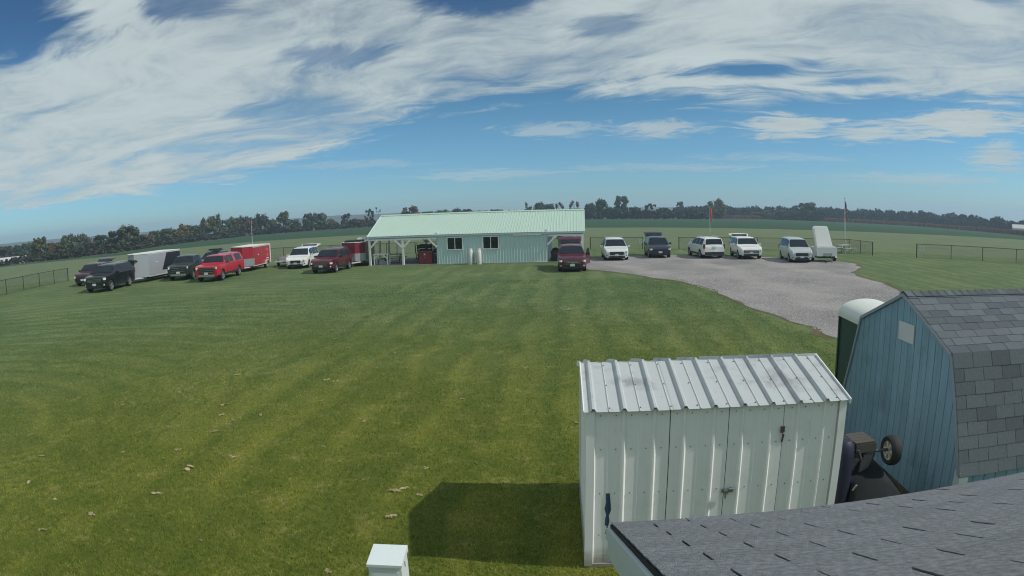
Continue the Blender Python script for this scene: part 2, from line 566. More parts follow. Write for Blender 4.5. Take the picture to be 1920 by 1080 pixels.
# gravel lot with a feathered, wandering edge
GRAV = [(5.1, 43.6), (6.9, 41.2), (8.6, 37.2), (9.7, 33.7), (10.1, 30), (10.25, 26.1), (10.4, 22), (10.46, 18), (10.6, 14), (11.0, 8), (12.0, 3), (18.5, 3), (18.3, 10), (18.6, 16), (19.0, 22), (19.9, 27.9), (21.2, 33.5), (22.4, 37.8), (24.6, 40.1), (26.2, 43.0), (25.6, 46.0), (24.2, 48.2), (21.2, 50.9), (18.5, 52.8), (15.8, 54.4), (11, 55.2), (6.7, 54.8), (5.9, 50), (5.3, 46.5)]
def gravel():
    m = bpy.data.materials.new('gravel')
    m.use_nodes = True
    g = NT(m.node_tree)
    bs = m.node_tree.nodes['Principled BSDF']
    P = g.n('ShaderNodeNewGeometry').outputs['Position']
    n1 = g.noise(P, .25, 5, .6)
    n2 = g.noise(P, 14., 4, .75)
    vo = g.n('ShaderNodeTexVoronoi')
    g.l(P, vo.inputs['Vector'])
    vo.inputs['Scale'].default_value = 22.
    x, y, z = g.sep(P)
    tr = g.m('SINE', g.m('ADD', g.m('MULTIPLY', x, 1.1), g.m('MULTIPLY', g.noise(P, .12, 3), 9.)))
    f = g.m('ADD', g.m('MULTIPLY', n1, .5), g.m('MULTIPLY', n2, .6))
    c = g.mix(g.ss(f, .3, .8), (.15, .143, .14), (.39, .372, .36))
    c = g.mix(g.m('MULTIPLY', g.ss(tr, .1, 1.), .34), c, (.44, .41, .38))
    cv = g.m('MULTIPLY_ADD', vo.outputs['Color'], .55, .68)
    c = g.mix(1.0, c, g.comb(cv, cv, cv), 'MULTIPLY')
    g.l(c, bs.inputs['Base Color'])
    bs.inputs['Roughness'].default_value = .95
    bs.inputs['Specular IOR Level'].default_value = .15
    b = g.n('ShaderNodeBump')
    b.inputs['Strength'].default_value = .9
    b.inputs['Distance'].default_value = .03
    g.l(g.m('ADD', vo.outputs['Distance'], n2), b.inputs['Height'])
    g.l(b.outputs[0], bs.inputs['Normal'])
    # dense outline; the edge wanders smoothly in and out along its own normal
    rs = np.random.default_rng(4)
    base = []
    for i, (a, b_) in enumerate(zip(GRAV, GRAV[1:] + GRAV[:1])):
        n = max(2, int(math.dist(a, b_) / .3))
        base += [(a[0] + (b_[0] - a[0]) * k / n, a[1] + (b_[1] - a[1]) * k / n) for k in range(n)]
    base = np.array(base)
    for _ in range(6):
        base = (np.roll(base, 1, 0) + 2 * base + np.roll(base, -1, 0)) / 4
    tng = np.roll(base, -1, 0) - np.roll(base, 1, 0)
    tng /= np.linalg.norm(tng, axis=1)[:, None]
    nrm = np.stack([-tng[:, 1], tng[:, 0]], 1)
    if np.sum(base[:, 0] * np.roll(base[:, 1], -1) - np.roll(base[:, 0], -1) * base[:, 1]) > 0:
        nrm = -nrm

    def wander(passes):
        w = rs.normal(size=len(base))
        for _ in range(passes):
            w = (np.roll(w, 1) + 2 * w + np.roll(w, -1)) / 4
        return w / (w.std() + 1e-9)
    off = .10 * wander(3) + .12 * wander(14)
    pts = (base + nrm * off[:, None]).tolist()
    verge_pts = (base + nrm * (off + .10 + np.clip(.16 + .16 * wander(4), .02, .5))[:, None]).tolist()
    import bmesh
    bm = bmesh.new()
    vs = [bm.verts.new((p[0], p[1], .012)) for p in pts]
    bm.faces.new(vs)
    bmesh.ops.triangulate(bm, faces=bm.faces)
    me = bpy.data.meshes.new('gravel_lot')
    bm.to_mesh(me)
    me.materials.append(m)
    o = tag(fix_normals(link('gravel_lot', me)), kind='structure')
    # brown worn verge, a hair under the gravel
    bm = bmesh.new()
    vs = [bm.verts.new((p[0], p[1], .006)) for p in verge_pts]
    bm.faces.new(vs)
    bmesh.ops.triangulate(bm, faces=bm.faces)
    me = bpy.data.meshes.new('worn_verge')
    bm.to_mesh(me)
    me.materials.append(grass_mat('verge_turf', (.075, .068, .03), (.15, .13, .065), (.2, .17, .1), patch=.5))
    tag(fix_normals(link('worn_verge', me)), kind='structure')
    # loose stones on the nearer part
    rng = np.random.default_rng(3)
    N = 26000
    X = rng.uniform(9.8, 21, N)
    Y = 12 + rng.uniform(0, 1, N) ** 1.3 * 28
    # keep inside polygon
    inside = np.zeros(N, bool)
    pa = np.array(GRAV)
    j = len(pa) - 1
    for i in range(len(pa)):
        cnd = ((pa[i, 1] > Y) != (pa[j, 1] > Y)) & (X < (pa[j, 0] - pa[i, 0]) * (Y - pa[i, 1]) / (pa[j, 1] - pa[i, 1] + 1e-9) + pa[i, 0])
        inside ^= cnd
        j = i
    X, Y = X[inside], Y[inside]
    n = len(X)
    S = rng.uniform(.012, .034, n)
    V = np.zeros((n, 4, 3))
    for k in range(3):
        t = 2.094 * k + rng.uniform(0, 1, n)
        V[:, k, 0] = X + np.cos(t) * S
        V[:, k, 1] = Y + np.sin(t) * S
        V[:, k, 2] = .013
    V[:, 3] = np.stack([X, Y, .013 + S * .9], 1)
    fs = np.array([[0, 1, 3], [1, 2, 3], [2, 0, 3]])
    F = (fs[None] + 4 * np.arange(n)[:, None, None]).reshape(-1, 3)
    me = raw_mesh('loose_gravel', V.reshape(-1, 3), F, mat('gravel_stone', (.38, .365, .35), .9, var=.5, scale=9.))
    tag(link('loose_gravel', me), 'loose grey stones strewn over the gravel lot', 'gravel', kind='stuff')


def raw_mesh(name, V, F, m, tint=None):
    """triangle or quad mesh from numpy arrays, optional per-vertex tint"""
    me = bpy.data.meshes.new(name)
    k = F.shape[1]
    me.vertices.add(len(V))
    me.vertices.foreach_set('co', np.asarray(V, np.float32).ravel())
    me.loops.add(F.size)
    me.loops.foreach_set('vertex_index', F.astype(np.int32).ravel())
    me.polygons.add(len(F))
    me.polygons.foreach_set('loop_start', np.arange(0, F.size, k, dtype=np.int32))
    me.polygons.foreach_set('loop_total', np.full(len(F), k, np.int32))
    if tint is not None:
        a = me.attributes.new('tint', 'FLOAT', 'POINT')
        a.data.foreach_set('value', np.asarray(tint, np.float32))
    me.materials.append(m)
    me.update(calc_edges=True)
    return me


gravel()


# short blades of grass over the near lawn, thinning with distance
def lawn_blades():
    rng = np.random.default_rng(11)
    N = 430000
    az = np.radians(rng.uniform(-52, 48, N))
    R = 5.0 + 33.0 * rng.uniform(0, 1, N) ** 1.9
    X, Y = R * np.sin(az), R * np.cos(az)
    k = np.ones(N, bool)
    k &= ~((X > 9.9) & (Y > 2))                                   # gravel
    for (ox, oy, yaw, l, d) in ((.80, 6.63, -4.1, 3.0, 2.1), (5.75, 6.2, -6.1, 6.0, 4.05)):
        c, s = math.cos(rad(yaw)), math.sin(rad(yaw))
        u = (X - ox) * c + (Y - oy) * s
        v = -(X - ox) * s + (Y - oy) * c
        k &= ~((u > 0) & (u < l) & (v > 0) & (v < d))
    k &= ~((X > .5) & (Y < 3.))
    X, Y, R = X[k], Y[k], R[k]
    n = len(X)
    w = (.0020 + .00045 * R) * rng.uniform(.7, 1.4, n)
    h = rng.uniform(.018, .045, n)
    t = rng.uniform(0, 2 * math.pi, n)
    ln = rng.uniform(.0, .035, n)
    lt = rng.uniform(0, 2 * math.pi, n)
    V = np.zeros((n, 3, 3))
    V[:, 0] = np.stack([X - np.cos(t) * w, Y - np.sin(t) * w, np.zeros(n)], 1)
    V[:, 1] = np.stack([X + np.cos(t) * w, Y + np.sin(t) * w, np.zeros(n)], 1)
    V[:, 2] = np.stack([X + np.cos(lt) * ln, Y + np.sin(lt) * ln, h], 1)
    F = np.arange(n * 3).reshape(n, 3)
    tint = np.repeat(rng.uniform(.05, 1.0, n), 3)
    me = raw_mesh('lawn_grass', V.reshape(-1, 3), F, grass_mat('lawn_blade', *LAWN, stripes=.068, patch=.6, attr=True), tint)
    tag(link('lawn_grass', me), 'short mown green grass covering the lawn in front of the sheds', 'grass', kind='stuff')


lawn_blades()


# dry leaves and clippings lying on the lawn
def dry_litter():
    rng = random.Random(21)
    m = mat('dry_leaf', (.33, .27, .14), .8, var=.3, scale=6., objrand=.25)
    meshes = []
    for s in range(6):
        b = MB()
        for k in range(rng.randint(3, 6) if s else 2):
            cx, cy = rng.gauss(0, .07), rng.gauss(0, .04)
            l, w = rng.uniform(.05, .10), rng.uniform(.02, .045)
            a = rng.uniform(0, 6.28)
            pts = []
            for i, (u, q) in enumerate(((-1, 0), (-.4, 1), (.4, .9), (1, 0), (.4, -.9), (-.4, -1))):
                x, y = u * l, q * w
                pts.append((cx + x * math.cos(a) - y * math.sin(a), cy + x * math.sin(a) + y * math.cos(a), .035 + .03 * abs(q) * rng.random() + .012 * u))
            c = (cx, cy, .04)
            b.add(pts + [c], [(i, (i + 1) % 6, 6) for i in range(6)])
        meshes.append(b.mesh('dry_leaf_clump', m))
    big = [(-5.70, 9.41, 1.5), (-5.86, 8.32, 1.0), (-6.2, 11.38, 1.0), (-6.81, 13.23, 1.1), (-7.75, 15.95, 1.3), (-6.45, 10.3, .8), (-5.2, 10.05, .9), (-6.05, 12.1, .9), (-6.5, 12.5, .9), (-5.6, 12.6, .8), (-3.1, 12.3, .8), (-4.9, 15.6, 1.0), (-4.6, 15.4, 1.0), (-4.5, 13.7, .8), (-1.9, 8.9, 1.0), (-1.75, 9.0, .7), (-1.85, 8.0, 1.0), (-1.5, 8.75, .6), (-1.55, 9.8, .7), (-3.6, 10.8, .5), (-6.5, 7.3, .9), (-7.0, 6.6, .7), (-7.5, 7.6, .6), (-3.5, 8.3, .5), (-2.9, 18.2, 1.0), (-3.6, 18.8, .9), (-5.3, 19.5, .9), (-6.2, 21.0, 1.0), (-8.6, 14.2, .8), (-9.6, 12.9, .7), (-8.2, 12.1, .6), (-10.5, 10.4, .8), (-9.3, 9.3, .8), (-8.6, 8.1, .7), (-7.6, 9.9, .6), (-2.3, 6.5, .6), (-4.3, 7.0, .5), (1.2, 11.9, .8), (.3, 16.5, 1.0), (-1.2, 13.8, .6), (2.1, 22.5, 1.4), (2.4, 26.0, 1.8), (-2.2, 15.3, .6)]
    for i, (x, y, s) in enumerate(big):
        o = link('dry_leaf_clump', meshes[i % 6], None, (x, y, 0), (0, 0, rng.uniform(0, 6.28)), (s * .82, s * .82, s * .55))
        tag(o, 'small clump of dry tan leaves lying on the mown lawn', 'leaves', 'dry leaf clumps scattered on the lawn')


dry_litter()
# ================================================================ near buildings
white_m = mat('white_metal', (.86, .86, .84), .42, var=.05, scale=1.2, dirt=((.56, .54, .49), .22, 3.2), bump=.14, bscale=3., splash=(.24, .20, .14), streak=.07)
white_roof_m = mat('white_roof_metal', (.46, .49, .49), .5, var=.08, scale=1.5, dirt=((.22, .22, .23), .8, 1.5), bump=.1)
dark_m = mat('dark_gap', (.012, .014, .018), .9)
steel_m = mat('galvanised_steel', (.35, .36, .37), .35, metal=.8)
black_m = mat('black_plastic', (.016, .018, .022), .5)


def white_shed():
    r = empty('metal_shed', (.805, 6.61, 0), rad(-4.1), 'white ribbed metal garden shed with double doors and ribbed roof', 'shed')
    Wd, D, ze, zr = 3.02, 2.15, 2.02, 2.27
    rib = .341
    # front panels: fixed, door, door, fixed
    cuts = [(0.0, .905), (.912, 1.585), (1.592, 2.255), (2.262, Wd)]
    for i, (a, b) in enumerate(cuts):
        mb = MB()
        nf = (math.ceil((a - .045) / rib)) * rib + .045 - a
        yy = 0.0 if i in (0, 3) else -.006
        mb.ribbed((a, yy, .05), (1, 0, 0), (0, 0, ze - .05), (0, -1, 0), b - a, rib, .024, .06, .02, first=nf, minor=.005)
        o = mb.build('door' if i in (1, 2) else 'wall_panel', white_m, r)
        if i == 2:
            h = MB()
            h.box((1.625, -.035, .98), (.14, .012, .05)).box((1.60, -.05, .97), (.05, .04, .045)).tube((1.60, -.06, .96), (1.60, -.06, .89), .012, 6)
            h.tube((1.64, -.05, 1.0), (1.70, -.05, 1.0), .008, 6)
            h.build('latch', steel_m, o)
    # dark seams behind the door edges
    for a in (.9085, 1.5885, 2.2585):
        s = MB()
        s.b2((a - .02, .003, .06), (a + .02, .012, ze - .04))
        s.build('door_seam', dark_m, r)
    for nm, o0, U, w in (('side_wall', (0, D, .05), (0, -1, 0), D), ('side_wall', (Wd, 0, .05), (0, 1, 0), D), ('rear_wall', (Wd, D, .05), (-1, 0, 0), Wd)):
        mb = MB()
        N = Vector(U).cross(Vector((0, 0, 1)))
        mb.ribbed(o0, U, (0, 0, ze - .05), N, w, rib, .024, .06, .02, first=.2, minor=.005)
        if nm == 'side_wall':
            x = o0[0]
            mb.add([(x, 0, ze), (x, D, ze), (x, D / 2, zr)], [(0, 1, 2)])
        mb.build(nm, white_m, r)
    # corner trims and base rail
    for x in (0, Wd):
        for y in (0, D):
            t = MB()
            sx, sy = (-1 if x == 0 else 1), (-1 if y == 0 else 1)
            t.b2((min(x - sx * .06, x + sx * .028), min(y + sy * .026, y + sy * .034), .03), (max(x - sx * .06, x + sx * .028), max(y + sy * .026, y + sy * .034), ze - .01))
            t.b2((min(x + sx * .028, x + sx * .034), min(y - sy * .07, y + sy * .034), .03), (max(x + sx * .028, x + sx * .034), max(y - sy * .07, y + sy * .034), ze - .01))
            t.build('corner_trim', white_m, r)
    b = MB()
    b.b2((-.03, -.02, 0), (Wd + .03, D + .02, .05))
    b.build('base_rail', mat('weathered_base', (.28, .27, .24), .8, var=.3), r)
    # roof: two slopes, each in overlapping ribbed sheets
    V1 = Vector((0, D / 2 + .07, zr - ze + .018))
    wds = [(-.055, 1.03), (.93, 2.05), (1.96, Wd + .055)]
    for sgn in (1, -1):
        for i, (a, b_) in enumerate(wds):
            mb = MB()
            nf = math.ceil((a - .045) / rib) * rib + .045 - a
            dz = .012 + .003 * (i % 2)
            if sgn > 0:
                o0 = (a, -.07, ze - .018 + dz)
                vv = V1
                N = Vector((1, 0, 0)).cross(vv).normalized()
                mb.ribbed(o0, (1, 0, 0), vv, N, b_ - a, rib, .04, .072, .024, first=nf, minor=.010)
            else:
                o0 = (a, D + .07, ze - .018 + dz)
                vv = Vector((0, -V1.y, V1.z))
                N = Vector((0, V1.z, V1.y)).normalized()
                mb.ribbed(o0, (1, 0, 0), vv, N, b_ - a, rib, .04, .072, .024, first=nf, minor=.010)
            o = mb.build('roof_sheet', white_roof_m, r)
            if sgn > 0:
                sc = MB()
                nn = N
                for q in (.06, .5, .93):
                    u = a + .11
                    while u < b_ - .05:
                        if abs(((u - .045 + rib / 2) % rib) - rib / 2) > .06:
                            c = Vector(o0) + Vector((u - a, 0, 0)) + vv * q
                            sc.tube(c, c + nn * .012, .008, 6)
                        u += .171
                tag(sc.build('roof_screw', mat('screw_grey', (.22, .22, .23), .5, metal=.5), o), kind='stuff')
    for x in (-.06, Wd + .06):
        for y0, y1 in ((-.08, D / 2), (D + .08, D / 2)):
            g = MB()
            g.bar((x, y0, ze - .02), (x, y1, zr + .005), .012, .07)
            g.build('rake_trim', white_m, r)
    ws = MB()
    for z in (.45, 1.0, 1.55, 1.95):
        u = .13
        while u < Wd - .05:
            if abs(((u - .045 + rib / 2) % rib) - rib / 2) > .06:
                ws.tube((u, -.004, z), (u, -.012, z), .007, 6)
            u += .171
    tag(ws.build('wall_screw', MATS['screw_grey'], r), kind='stuff')
    # scars in the paint, the hasp on the right leaf
    tear = MB()
    tear.prism([(0, 0), (.035, -.02), (.05, .05), (.04, .13), (.065, .2), (.06, .27), (.045, .42), (0, .42), (.005, .3), (-.01, .22), (.01, .14), (0, .08)], (.20, -.003, .58), (1, 0, 0), (0, 0, 1), (0, -1, 0), 0, .003)
    tear.prism([(0, 0), (.022, .01), (.03, .1), (.01, .1)], (.205, -.003, .46), (1, 0, 0), (0, 0, 1), (0, -1, 0), 0, .003)
    tear.build('torn_patch', mat('bare_blue', (.03, .06, .13), .6), r)
    h = MB()
    h.box((2.245, -.032, 1.70), (.05, .012, .075))
    h.prism([(0, 0), (.02, 0), (.035, .09), (.018, .1)], (2.235, -.03, 1.55), (1, 0, 0), (0, 0, 1), (0, -1, 0), 0, .012)
    h.build('hasp', mat('rusty_steel', (.10, .07, .06), .6, metal=.3), r)


white_shed()


# ---------------------------------------------------------------- blue gambrel shed
shingle_m = mat('grey_shingle', (.105, .126, .138), .95, var=.35, scale=26., bump=.9, bscale=160., objrand=.22)


def shingle_field(parent, o, U, V, N, courses, expo, tabw, ncol, thick=.006, gap=.008, m=None, stagger=True, seed=1, start=0.0, overlap=.03, name='shingle'):
    """tabs laid course by course: o at the eave corner, U along eave, V up the slope (unit), N out"""
    rnd = random.Random(seed)
    o, U, V, N = Vector(o), Vector(U), Vector(V), Vector(N)
    R = Matrix((U, V, N)).transposed()
    me = MB()
    L = expo + overlap
    w = tabw - gap
    # wedge: lower edge thick, upper edge thin (under the next course)
    P = [(0, 0, 0), (w, 0, 0), (w, L, -thick), (0, L, -thick), (0, 0, thick), (w, 0, thick), (w, L, .0005), (0, L, .0005)]
    me.add(P, [(0, 3, 2, 1), (4, 5, 6, 7), (0, 1, 5, 4), (1, 2, 6, 5), (2, 3, 7, 6), (3, 0, 4, 7)])
    full = me.mesh(name, m)
    hm = MB()
    wh = tabw / 2 - gap
    P = [(0, 0, 0), (wh, 0, 0), (wh, L, -thick), (0, L, -thick), (0, 0, thick), (wh, 0, thick), (wh, L, .0005), (0, L, .0005)]
    hm.add(P, [(0, 3, 2, 1), (4, 5, 6, 7), (0, 1, 5, 4), (1, 2, 6, 5), (2, 3, 7, 6), (3, 0, 4, 7)])
    half = hm.mesh(name, m)
    q = R.to_euler()
    for k in range(courses):
        odd = k % 2 and stagger
        u = start
        if odd:
            link(name, half, parent, o + U * u + V * (k * expo) + N * rnd.uniform(.001, .003), q)
            u += tabw / 2
        n = ncol - (1 if odd else 0)
        for c in range(n):
            link(name, full, parent, o + U * (u + c * tabw) + V * (k * expo + rnd.uniform(-.002, .002)) + N * rnd.uniform(.001, .0035), q)
        if odd:
            link(name, half, parent, o + U * (u + n * tabw) + V * (k * expo) + N * .002, q)


def blue_shed():
    r = empty('barn_shed', (5.696, 6.148, 0), rad(-6.1), 'blue board sided barn shed with grey shingled gambrel roof', 'shed')
    w, ze, yb, zb, zr = 2.079, .856, .568, 2.321, 2.924
    Ln = 4.1
    blue = mat('blue_siding', (.185, .31, .39), .75, streak=.22, objrand=.07, var=.14, scale=3., bump=.25, bscale=60., dirt=((.10, .17, .19), .5, 1.3))
    trim = mat('pale_trim', (.50, .54, .55), .6, var=.1)
    prof = lambda t: (lambda t: ze + (zb - ze) * t / yb if t < yb else zb + (zr - zb) * (t - yb) / (w - yb))(min(t, 2 * w - t))
    # gable boards, each cut to the roofline
    for x0, nm in ((0.0, 'gable_board'), (Ln, 'rear_gable_board')):
        t = .02
        bw = .2035
        gi = 0
        while t < 2 * w - .03:
            t1 = min(t + bw - .012, 2 * w - .02)
            ts = [t, t1] + [q for q in (yb, w, 2 * w - yb) if t < q < t1]
            top = [(q, prof(q) - .03) for q in sorted(ts, reverse=True)]
            b = MB()
            sg = -1 if x0 == 0 else 1
            b.prism([(t, .08), (t1, .08)] + top, (x0, 0, 0), (0, 1, 0), (0, 0, 1), (sg, 0, 0), 0, .018)
            o = b.build(nm, blue, r)
            t += bw
            gi += 1
    outl = [(.01, .05), (2 * w - .01, .05), (2 * w - .01, ze - .03), (2 * w - yb, zb - .04), (w, zr - .04), (yb, zb - .04), (.01, ze - .03)]
    for xx in (.004, Ln - .054):
        bk = MB()
        bk.prism(outl, (xx, 0, 0), (0, 1, 0), (0, 0, 1), (1, 0, 0), 0, .05)
        bk.build('gable_backing', mat('blue_groove', (.03, .065, .085), .9), r)
    # eave walls
    for y0, sg in ((0.0, -1), (2 * w, 1)):
        x = .02
        while x < Ln - .02:
            b = MB()
            b.b2((x, min(y0, y0 + sg * .018), .08), (min(x + .1915, Ln - .02), max(y0, y0 + sg * .018), ze - .02))
            b.build('wall_board', blue, r)
            x += .2035
    for ya, yb_ in ((.004, .03), (2 * w - .03, 2 * w - .004)):
        bw_ = MB()
        bw_.b2((.02, ya, .05), (Ln - .02, yb_, ze - .03))
        bw_.build('wall_backing', MATS['dark_gap'], r)
    fl = MB()
    fl.b2((0, 0, 0), (Ln, 2 * w, .07))
    fl.build('floor_frame', mat('skid_wood', (.12, .10, .08), .9), r)
    # corner post
    c = MB()
    c.b2((-.03, -.03, .05), (-.018 + .0, .10, ze + .04)).b2((-.03, -.045, .05), (.12, -.02, ze - .02))
    c.build('corner_board', trim, r)
    # gable window (a pale square sheet)
    ve = MB()
    ve.b2((-.036, 1.66, 2.24), (-.02, 2.15, 2.52))
    ve.build('gable_vent', mat('pale_vent', (.52, .55, .55), .6, var=.08), r)
    # roof decks
    seg = [((0, ze), (yb, zb)), ((yb, zb), (w, zr)), ((2 * w, ze), (2 * w - yb, zb)), ((2 * w - yb, zb), (w, zr))]
    deck = MB()
    for (a, b_) in seg:
        A, B = Vector((-.03, a[0], a[1])), Vector((-.03, b_[0], b_[1]))
        d = (B - A).normalized()
        N = d.cross(Vector((1, 0, 0))) * (1 if a[0] < w else -1)
        if N.z < 0: N = -N
        ex = d * .03 if a[1] == ze else Vector()
        P = []
        for xx in (0, Ln + .06):
            for q in (A - ex, B):
                for t in (.0, .028):
                    P.append(q + Vector((xx, 0, 0)) + N * t)
        deck.add(P, [(0, 1, 3, 2), (4, 6, 7, 5), (0, 4, 5, 1), (2, 3, 7, 6), (0, 2, 6, 4), (1, 5, 7, 3)])
    dk = deck.build('roof', mat('roof_deck', (.045, .05, .055), .95), r)
    tabw = .342
    nc = 12
    for si, (a, b_) in enumerate(seg[:2] + seg[2:]):
        A, B = Vector((-.035, a[0], a[1])), Vector((-.035, b_[0], b_[1]))
        d = (B - A).normalized()
        if a[0] < w:
            U = Vector((1, 0, 0)); o = A
        else:
            U = Vector((-1, 0, 0)); o = A + Vector((Ln + .07, 0, 0))
        N = U.cross(d)
        Lg = (B - A).length
        nco = 9
        ex = (Lg + .03) / nco if a[1] == ze else Lg / nco
        o = o - d * (.03 if a[1] == ze else 0) + N * .03
        if si < 2:
            shingle_field(dk, o, U, d, N, nco, ex, tabw, nc, m=shingle_m, seed=si + 2)
        else:
            shingle_field(dk, o, U, d, N, nco, ex, tabw * 6, 2, m=shingle_m, seed=si + 2, stagger=False)
    # ridge caps: folded pieces
    d = Vector((0, w - yb, zr - zb)).normalized()
    cm = MB()
    L = .19
    for sgn in (1, -1):
        D = Vector((0, -sgn * d.y, -d.z))
        N = Vector((0, -sgn * d.z, d.y)) * 1.0
        A = Vector((0, 0, 0)); 
        q = [A, A + D * .16]
        P = []
        for xx, lift in ((0, .012), (L, .0)):
            for p in q:
                P.append(p + Vector((xx, 0, 0)) + N * lift)
        cm.add(P, [(0, 1, 3, 2)])
    cme = cm.mesh('ridge_cap', shingle_m)
    x = -.03
    while x < Ln:
        link('ridge_cap', cme, dk, (x, w, zr + .045))
        x += .155
    # rake trims along the near gable
    for a, b_ in seg:
        A, B = Vector((-.036, a[0], a[1])), Vector((-.036, b_[0], b_[1]))
        rk = MB()
        rk.bar(A, B, .03, .05)
        rk.build('rake_board', mat('rake_grey', (.26, .30, .34), .7), r)


blue_shed()


# ---------------------------------------------------------------- grey shingled roof under the camera
def near_building():
    yaw = rad(-3.2)
    r = empty('shingled_outbuilding', (.36, 2.29, 0), yaw, 'near outbuilding with grey three tab shingle roof and pale rake board', 'building')
    pitch = rad(22.6)
    ze = 2.95
    Lx, run = 4.6, 2.62
    d = Vector((0, -math.cos(pitch), math.sin(pitch)))
    N = Vector((0, math.sin(pitch), math.cos(pitch)))
    sid = mat('pale_siding', (.50, .55, .56), .6, var=.06)
    sh = mat('grey_tab_shingle', (.185, .197, .212), .95, var=.95, scale=48., bump=1.0, bscale=210., objrand=.08)
    rf = MB()
    for sg in (1, -1):
        A = Vector((0, 0, ze)) if sg > 0 else Vector((0, -2 * run, ze))
        dd = Vector((0, -sg * math.cos(pitch), math.sin(pitch)))
        NN = Vector((0, sg * math.sin(pitch), math.cos(pitch)))
        B = A + dd * (run / math.cos(pitch))
        P = []
        for xx in (.01, Lx):
            for q in (A, B):
                for t in (-.035, -.004):
                    P.append(q + Vector((xx, 0, 0)) + NN * t)
        rf.add(P, [(0, 1, 3, 2), (4, 6, 7, 5), (0, 4, 5, 1), (2, 3, 7, 6), (0, 2, 6, 4), (1, 5, 7, 3)])
    roof = rf.build('roof', mat('tar_felt', (.012, .012, .014), .95), r)
    # U must run so that U x V = N : V up-slope is -y, so U = -x
    o = Vector((Lx, 0, ze))
    Ls = run / math.cos(pitch)
    expo = .135
    nrow = int(Ls / expo)
    tw = .305
    shingle_field(roof, o + Vector((.0, 0, 0)), (-1, 0, 0), d, N, nrow, expo, tw, 15, thick=.0035, gap=.008, m=sh, seed=5, overlap=.02, start=.018)
    cap = MB()
    for k in range(22):
        for sg in (1, -1):
            q = Vector((k * .21, -run, ze + run * math.tan(pitch) + .006))
            D = Vector((0, sg * math.cos(pitch), -math.sin(pitch)))
            P = [q, q + Vector((.22, 0, .004)), q + Vector((.22, 0, .004)) + D * .14, q + D * .14]
            cap.add(P, [(0, 1, 2, 3)])
    cap.build('ridge_cap', sh, roof)
    # rake boards in two steps, each a board
    for k, (w0, w1, x) in enumerate(((.02, .075, -.006), (.075, .13, .004), (.13, .175, .012))):
        b = MB()
        for sg, yy in ((1, 0.0), (-1, -2 * run)):
            A = Vector((x, yy, ze))
            dd = Vector((0, -sg * math.cos(pitch), math.sin(pitch)))
            B = A + dd * Ls
            zz = Vector((0, 0, 1))
            P = [A - zz * w0, A - zz * (w1 - .003), B - zz * (w1 - .003), B - zz * w0]
            P += [p + Vector((.02, 0, 0)) for p in P]
            b.add(P, [(0, 1, 2, 3), (7, 6, 5, 4), (0, 4, 5, 1), (1, 5, 6, 2), (2, 6, 7, 3), (3, 7, 4, 0)])
        b.build('rake_board', sid, r)
    # walls of lap siding under the roof
    wl = MB()
    zz = 0.05
    while zz < ze - .2:
        wl.b2((.28, -.25, zz), (Lx - .3, -.235, zz + .115))
        zz += .12
    wl.b2((.28, -2 * run + .25, 0), (Lx - .3, -.255, ze - .12))
    wl.build('wall', sid, r)
    gb = MB()
    gb.prism([(-.26, ze - .12), (-2 * run + .26, ze - .12), (-run, ze + run * math.tan(pitch) - .16)], (.28, 0, 0), (0, 1, 0), (0, 0, 1), (1, 0, 0), 0, .05)
    gb.build('gable_wall', sid, r)
    fs = MB()
    fs.b2((.02, -.03, ze - .17), (Lx - .01, -.012, ze - .03))
    fs.build('fascia', sid, r)


near_building()


# ---------------------------------------------------------------- white pedestal box
def pedestal():
    r = empty('meter_pedestal', (-1.27, 5.31, 0), rad(-1.5), 'white metal utility pedestal box standing alone on the lawn', 'utility box')
    wm = mat('white_enclosure', (.66, .72, .71), .4, var=.04)
    b = MB()
    b.b2((-.16, -.16, 0), (.16, .15, .955))
    b.build('body', wm, r)
    t = MB()
    t.add([(-.172, -.178, .955), (.172, -.178, .955), (.172, .165, .955), (-.172, .165, .955), (-.172, -.178, .985), (.172, -.178, .985), (.172, .165, 1.02), (-.172, .165, 1.02)],
          [(0, 3, 2, 1), (4, 5, 6, 7), (0, 1, 5, 4), (1, 2, 6, 5), (2, 3, 7, 6), (3, 0, 4, 7)])
    t.build('lid', wm, r)
    h = MB()
    h.box((.163, .0, .90), (.008, .012, .06))
    h.build('hinge', steel_m, r)
    d = MB()
    d.b2((-.13, -.166, .1), (.13, -.161, .9))
    d.build('door', wm, r)


pedestal()


# ---------------------------------------------------------------- portable toilet
def toilet():
    r = empty('portable_toilet', (7.33, 11.2, 0), rad(-8), 'dark green portable toilet with rounded white roof behind the blue shed', 'toilet')
    gm = mat('toilet_green', (.018, .055, .05), .5, var=.15)
    wm = mat('toilet_white', (.66, .68, .62), .5, var=.06)
    h = .58
    b = MB()
    b.b2((-h, -h, .12), (h, h, 1.98))
    b.build('cabin', gm, r)
    for sx in (-1, 1):
        for sy in (-1, 1):
            p = MB()
            p.b2((sx * h - .03, sy * h - .03, .08), (sx * h + .03, sy * h + .03, 2.0))
            p.build('corner_post', gm, r)
    dr = MB()
    dr.b2((-.42, -h - .02, .2), (.42, -h - .001, 1.92))
    dd = dr.build('door', gm, r)
    hd = MB()
    hd.box((.33, -h - .04, 1.05), (.05, .03, .16))
    hd.build('door_handle', black_m, dd)
    ro = MB()
    n = 12
    pts = [(h * 1.06 * math.cos(math.pi * i / n), 2.06 + .26 * math.sin(math.pi * i / n)) for i in range(n + 1)]
    ro.prism([(h * 1.06, 1.97)] + pts + [(-h * 1.06, 1.97)], (0, 0, 0), (1, 0, 0), (0, 0, 1), (0, 1, 0), -h * 1.05, h * 1.05)
    ro.build('roof', wm, r, smooth=True, ang=40)
    sk = MB()
    sk.b2((-h, -h, 0), (h, h, .12))
    sk.build('skid_base', black_m, r)


toilet()


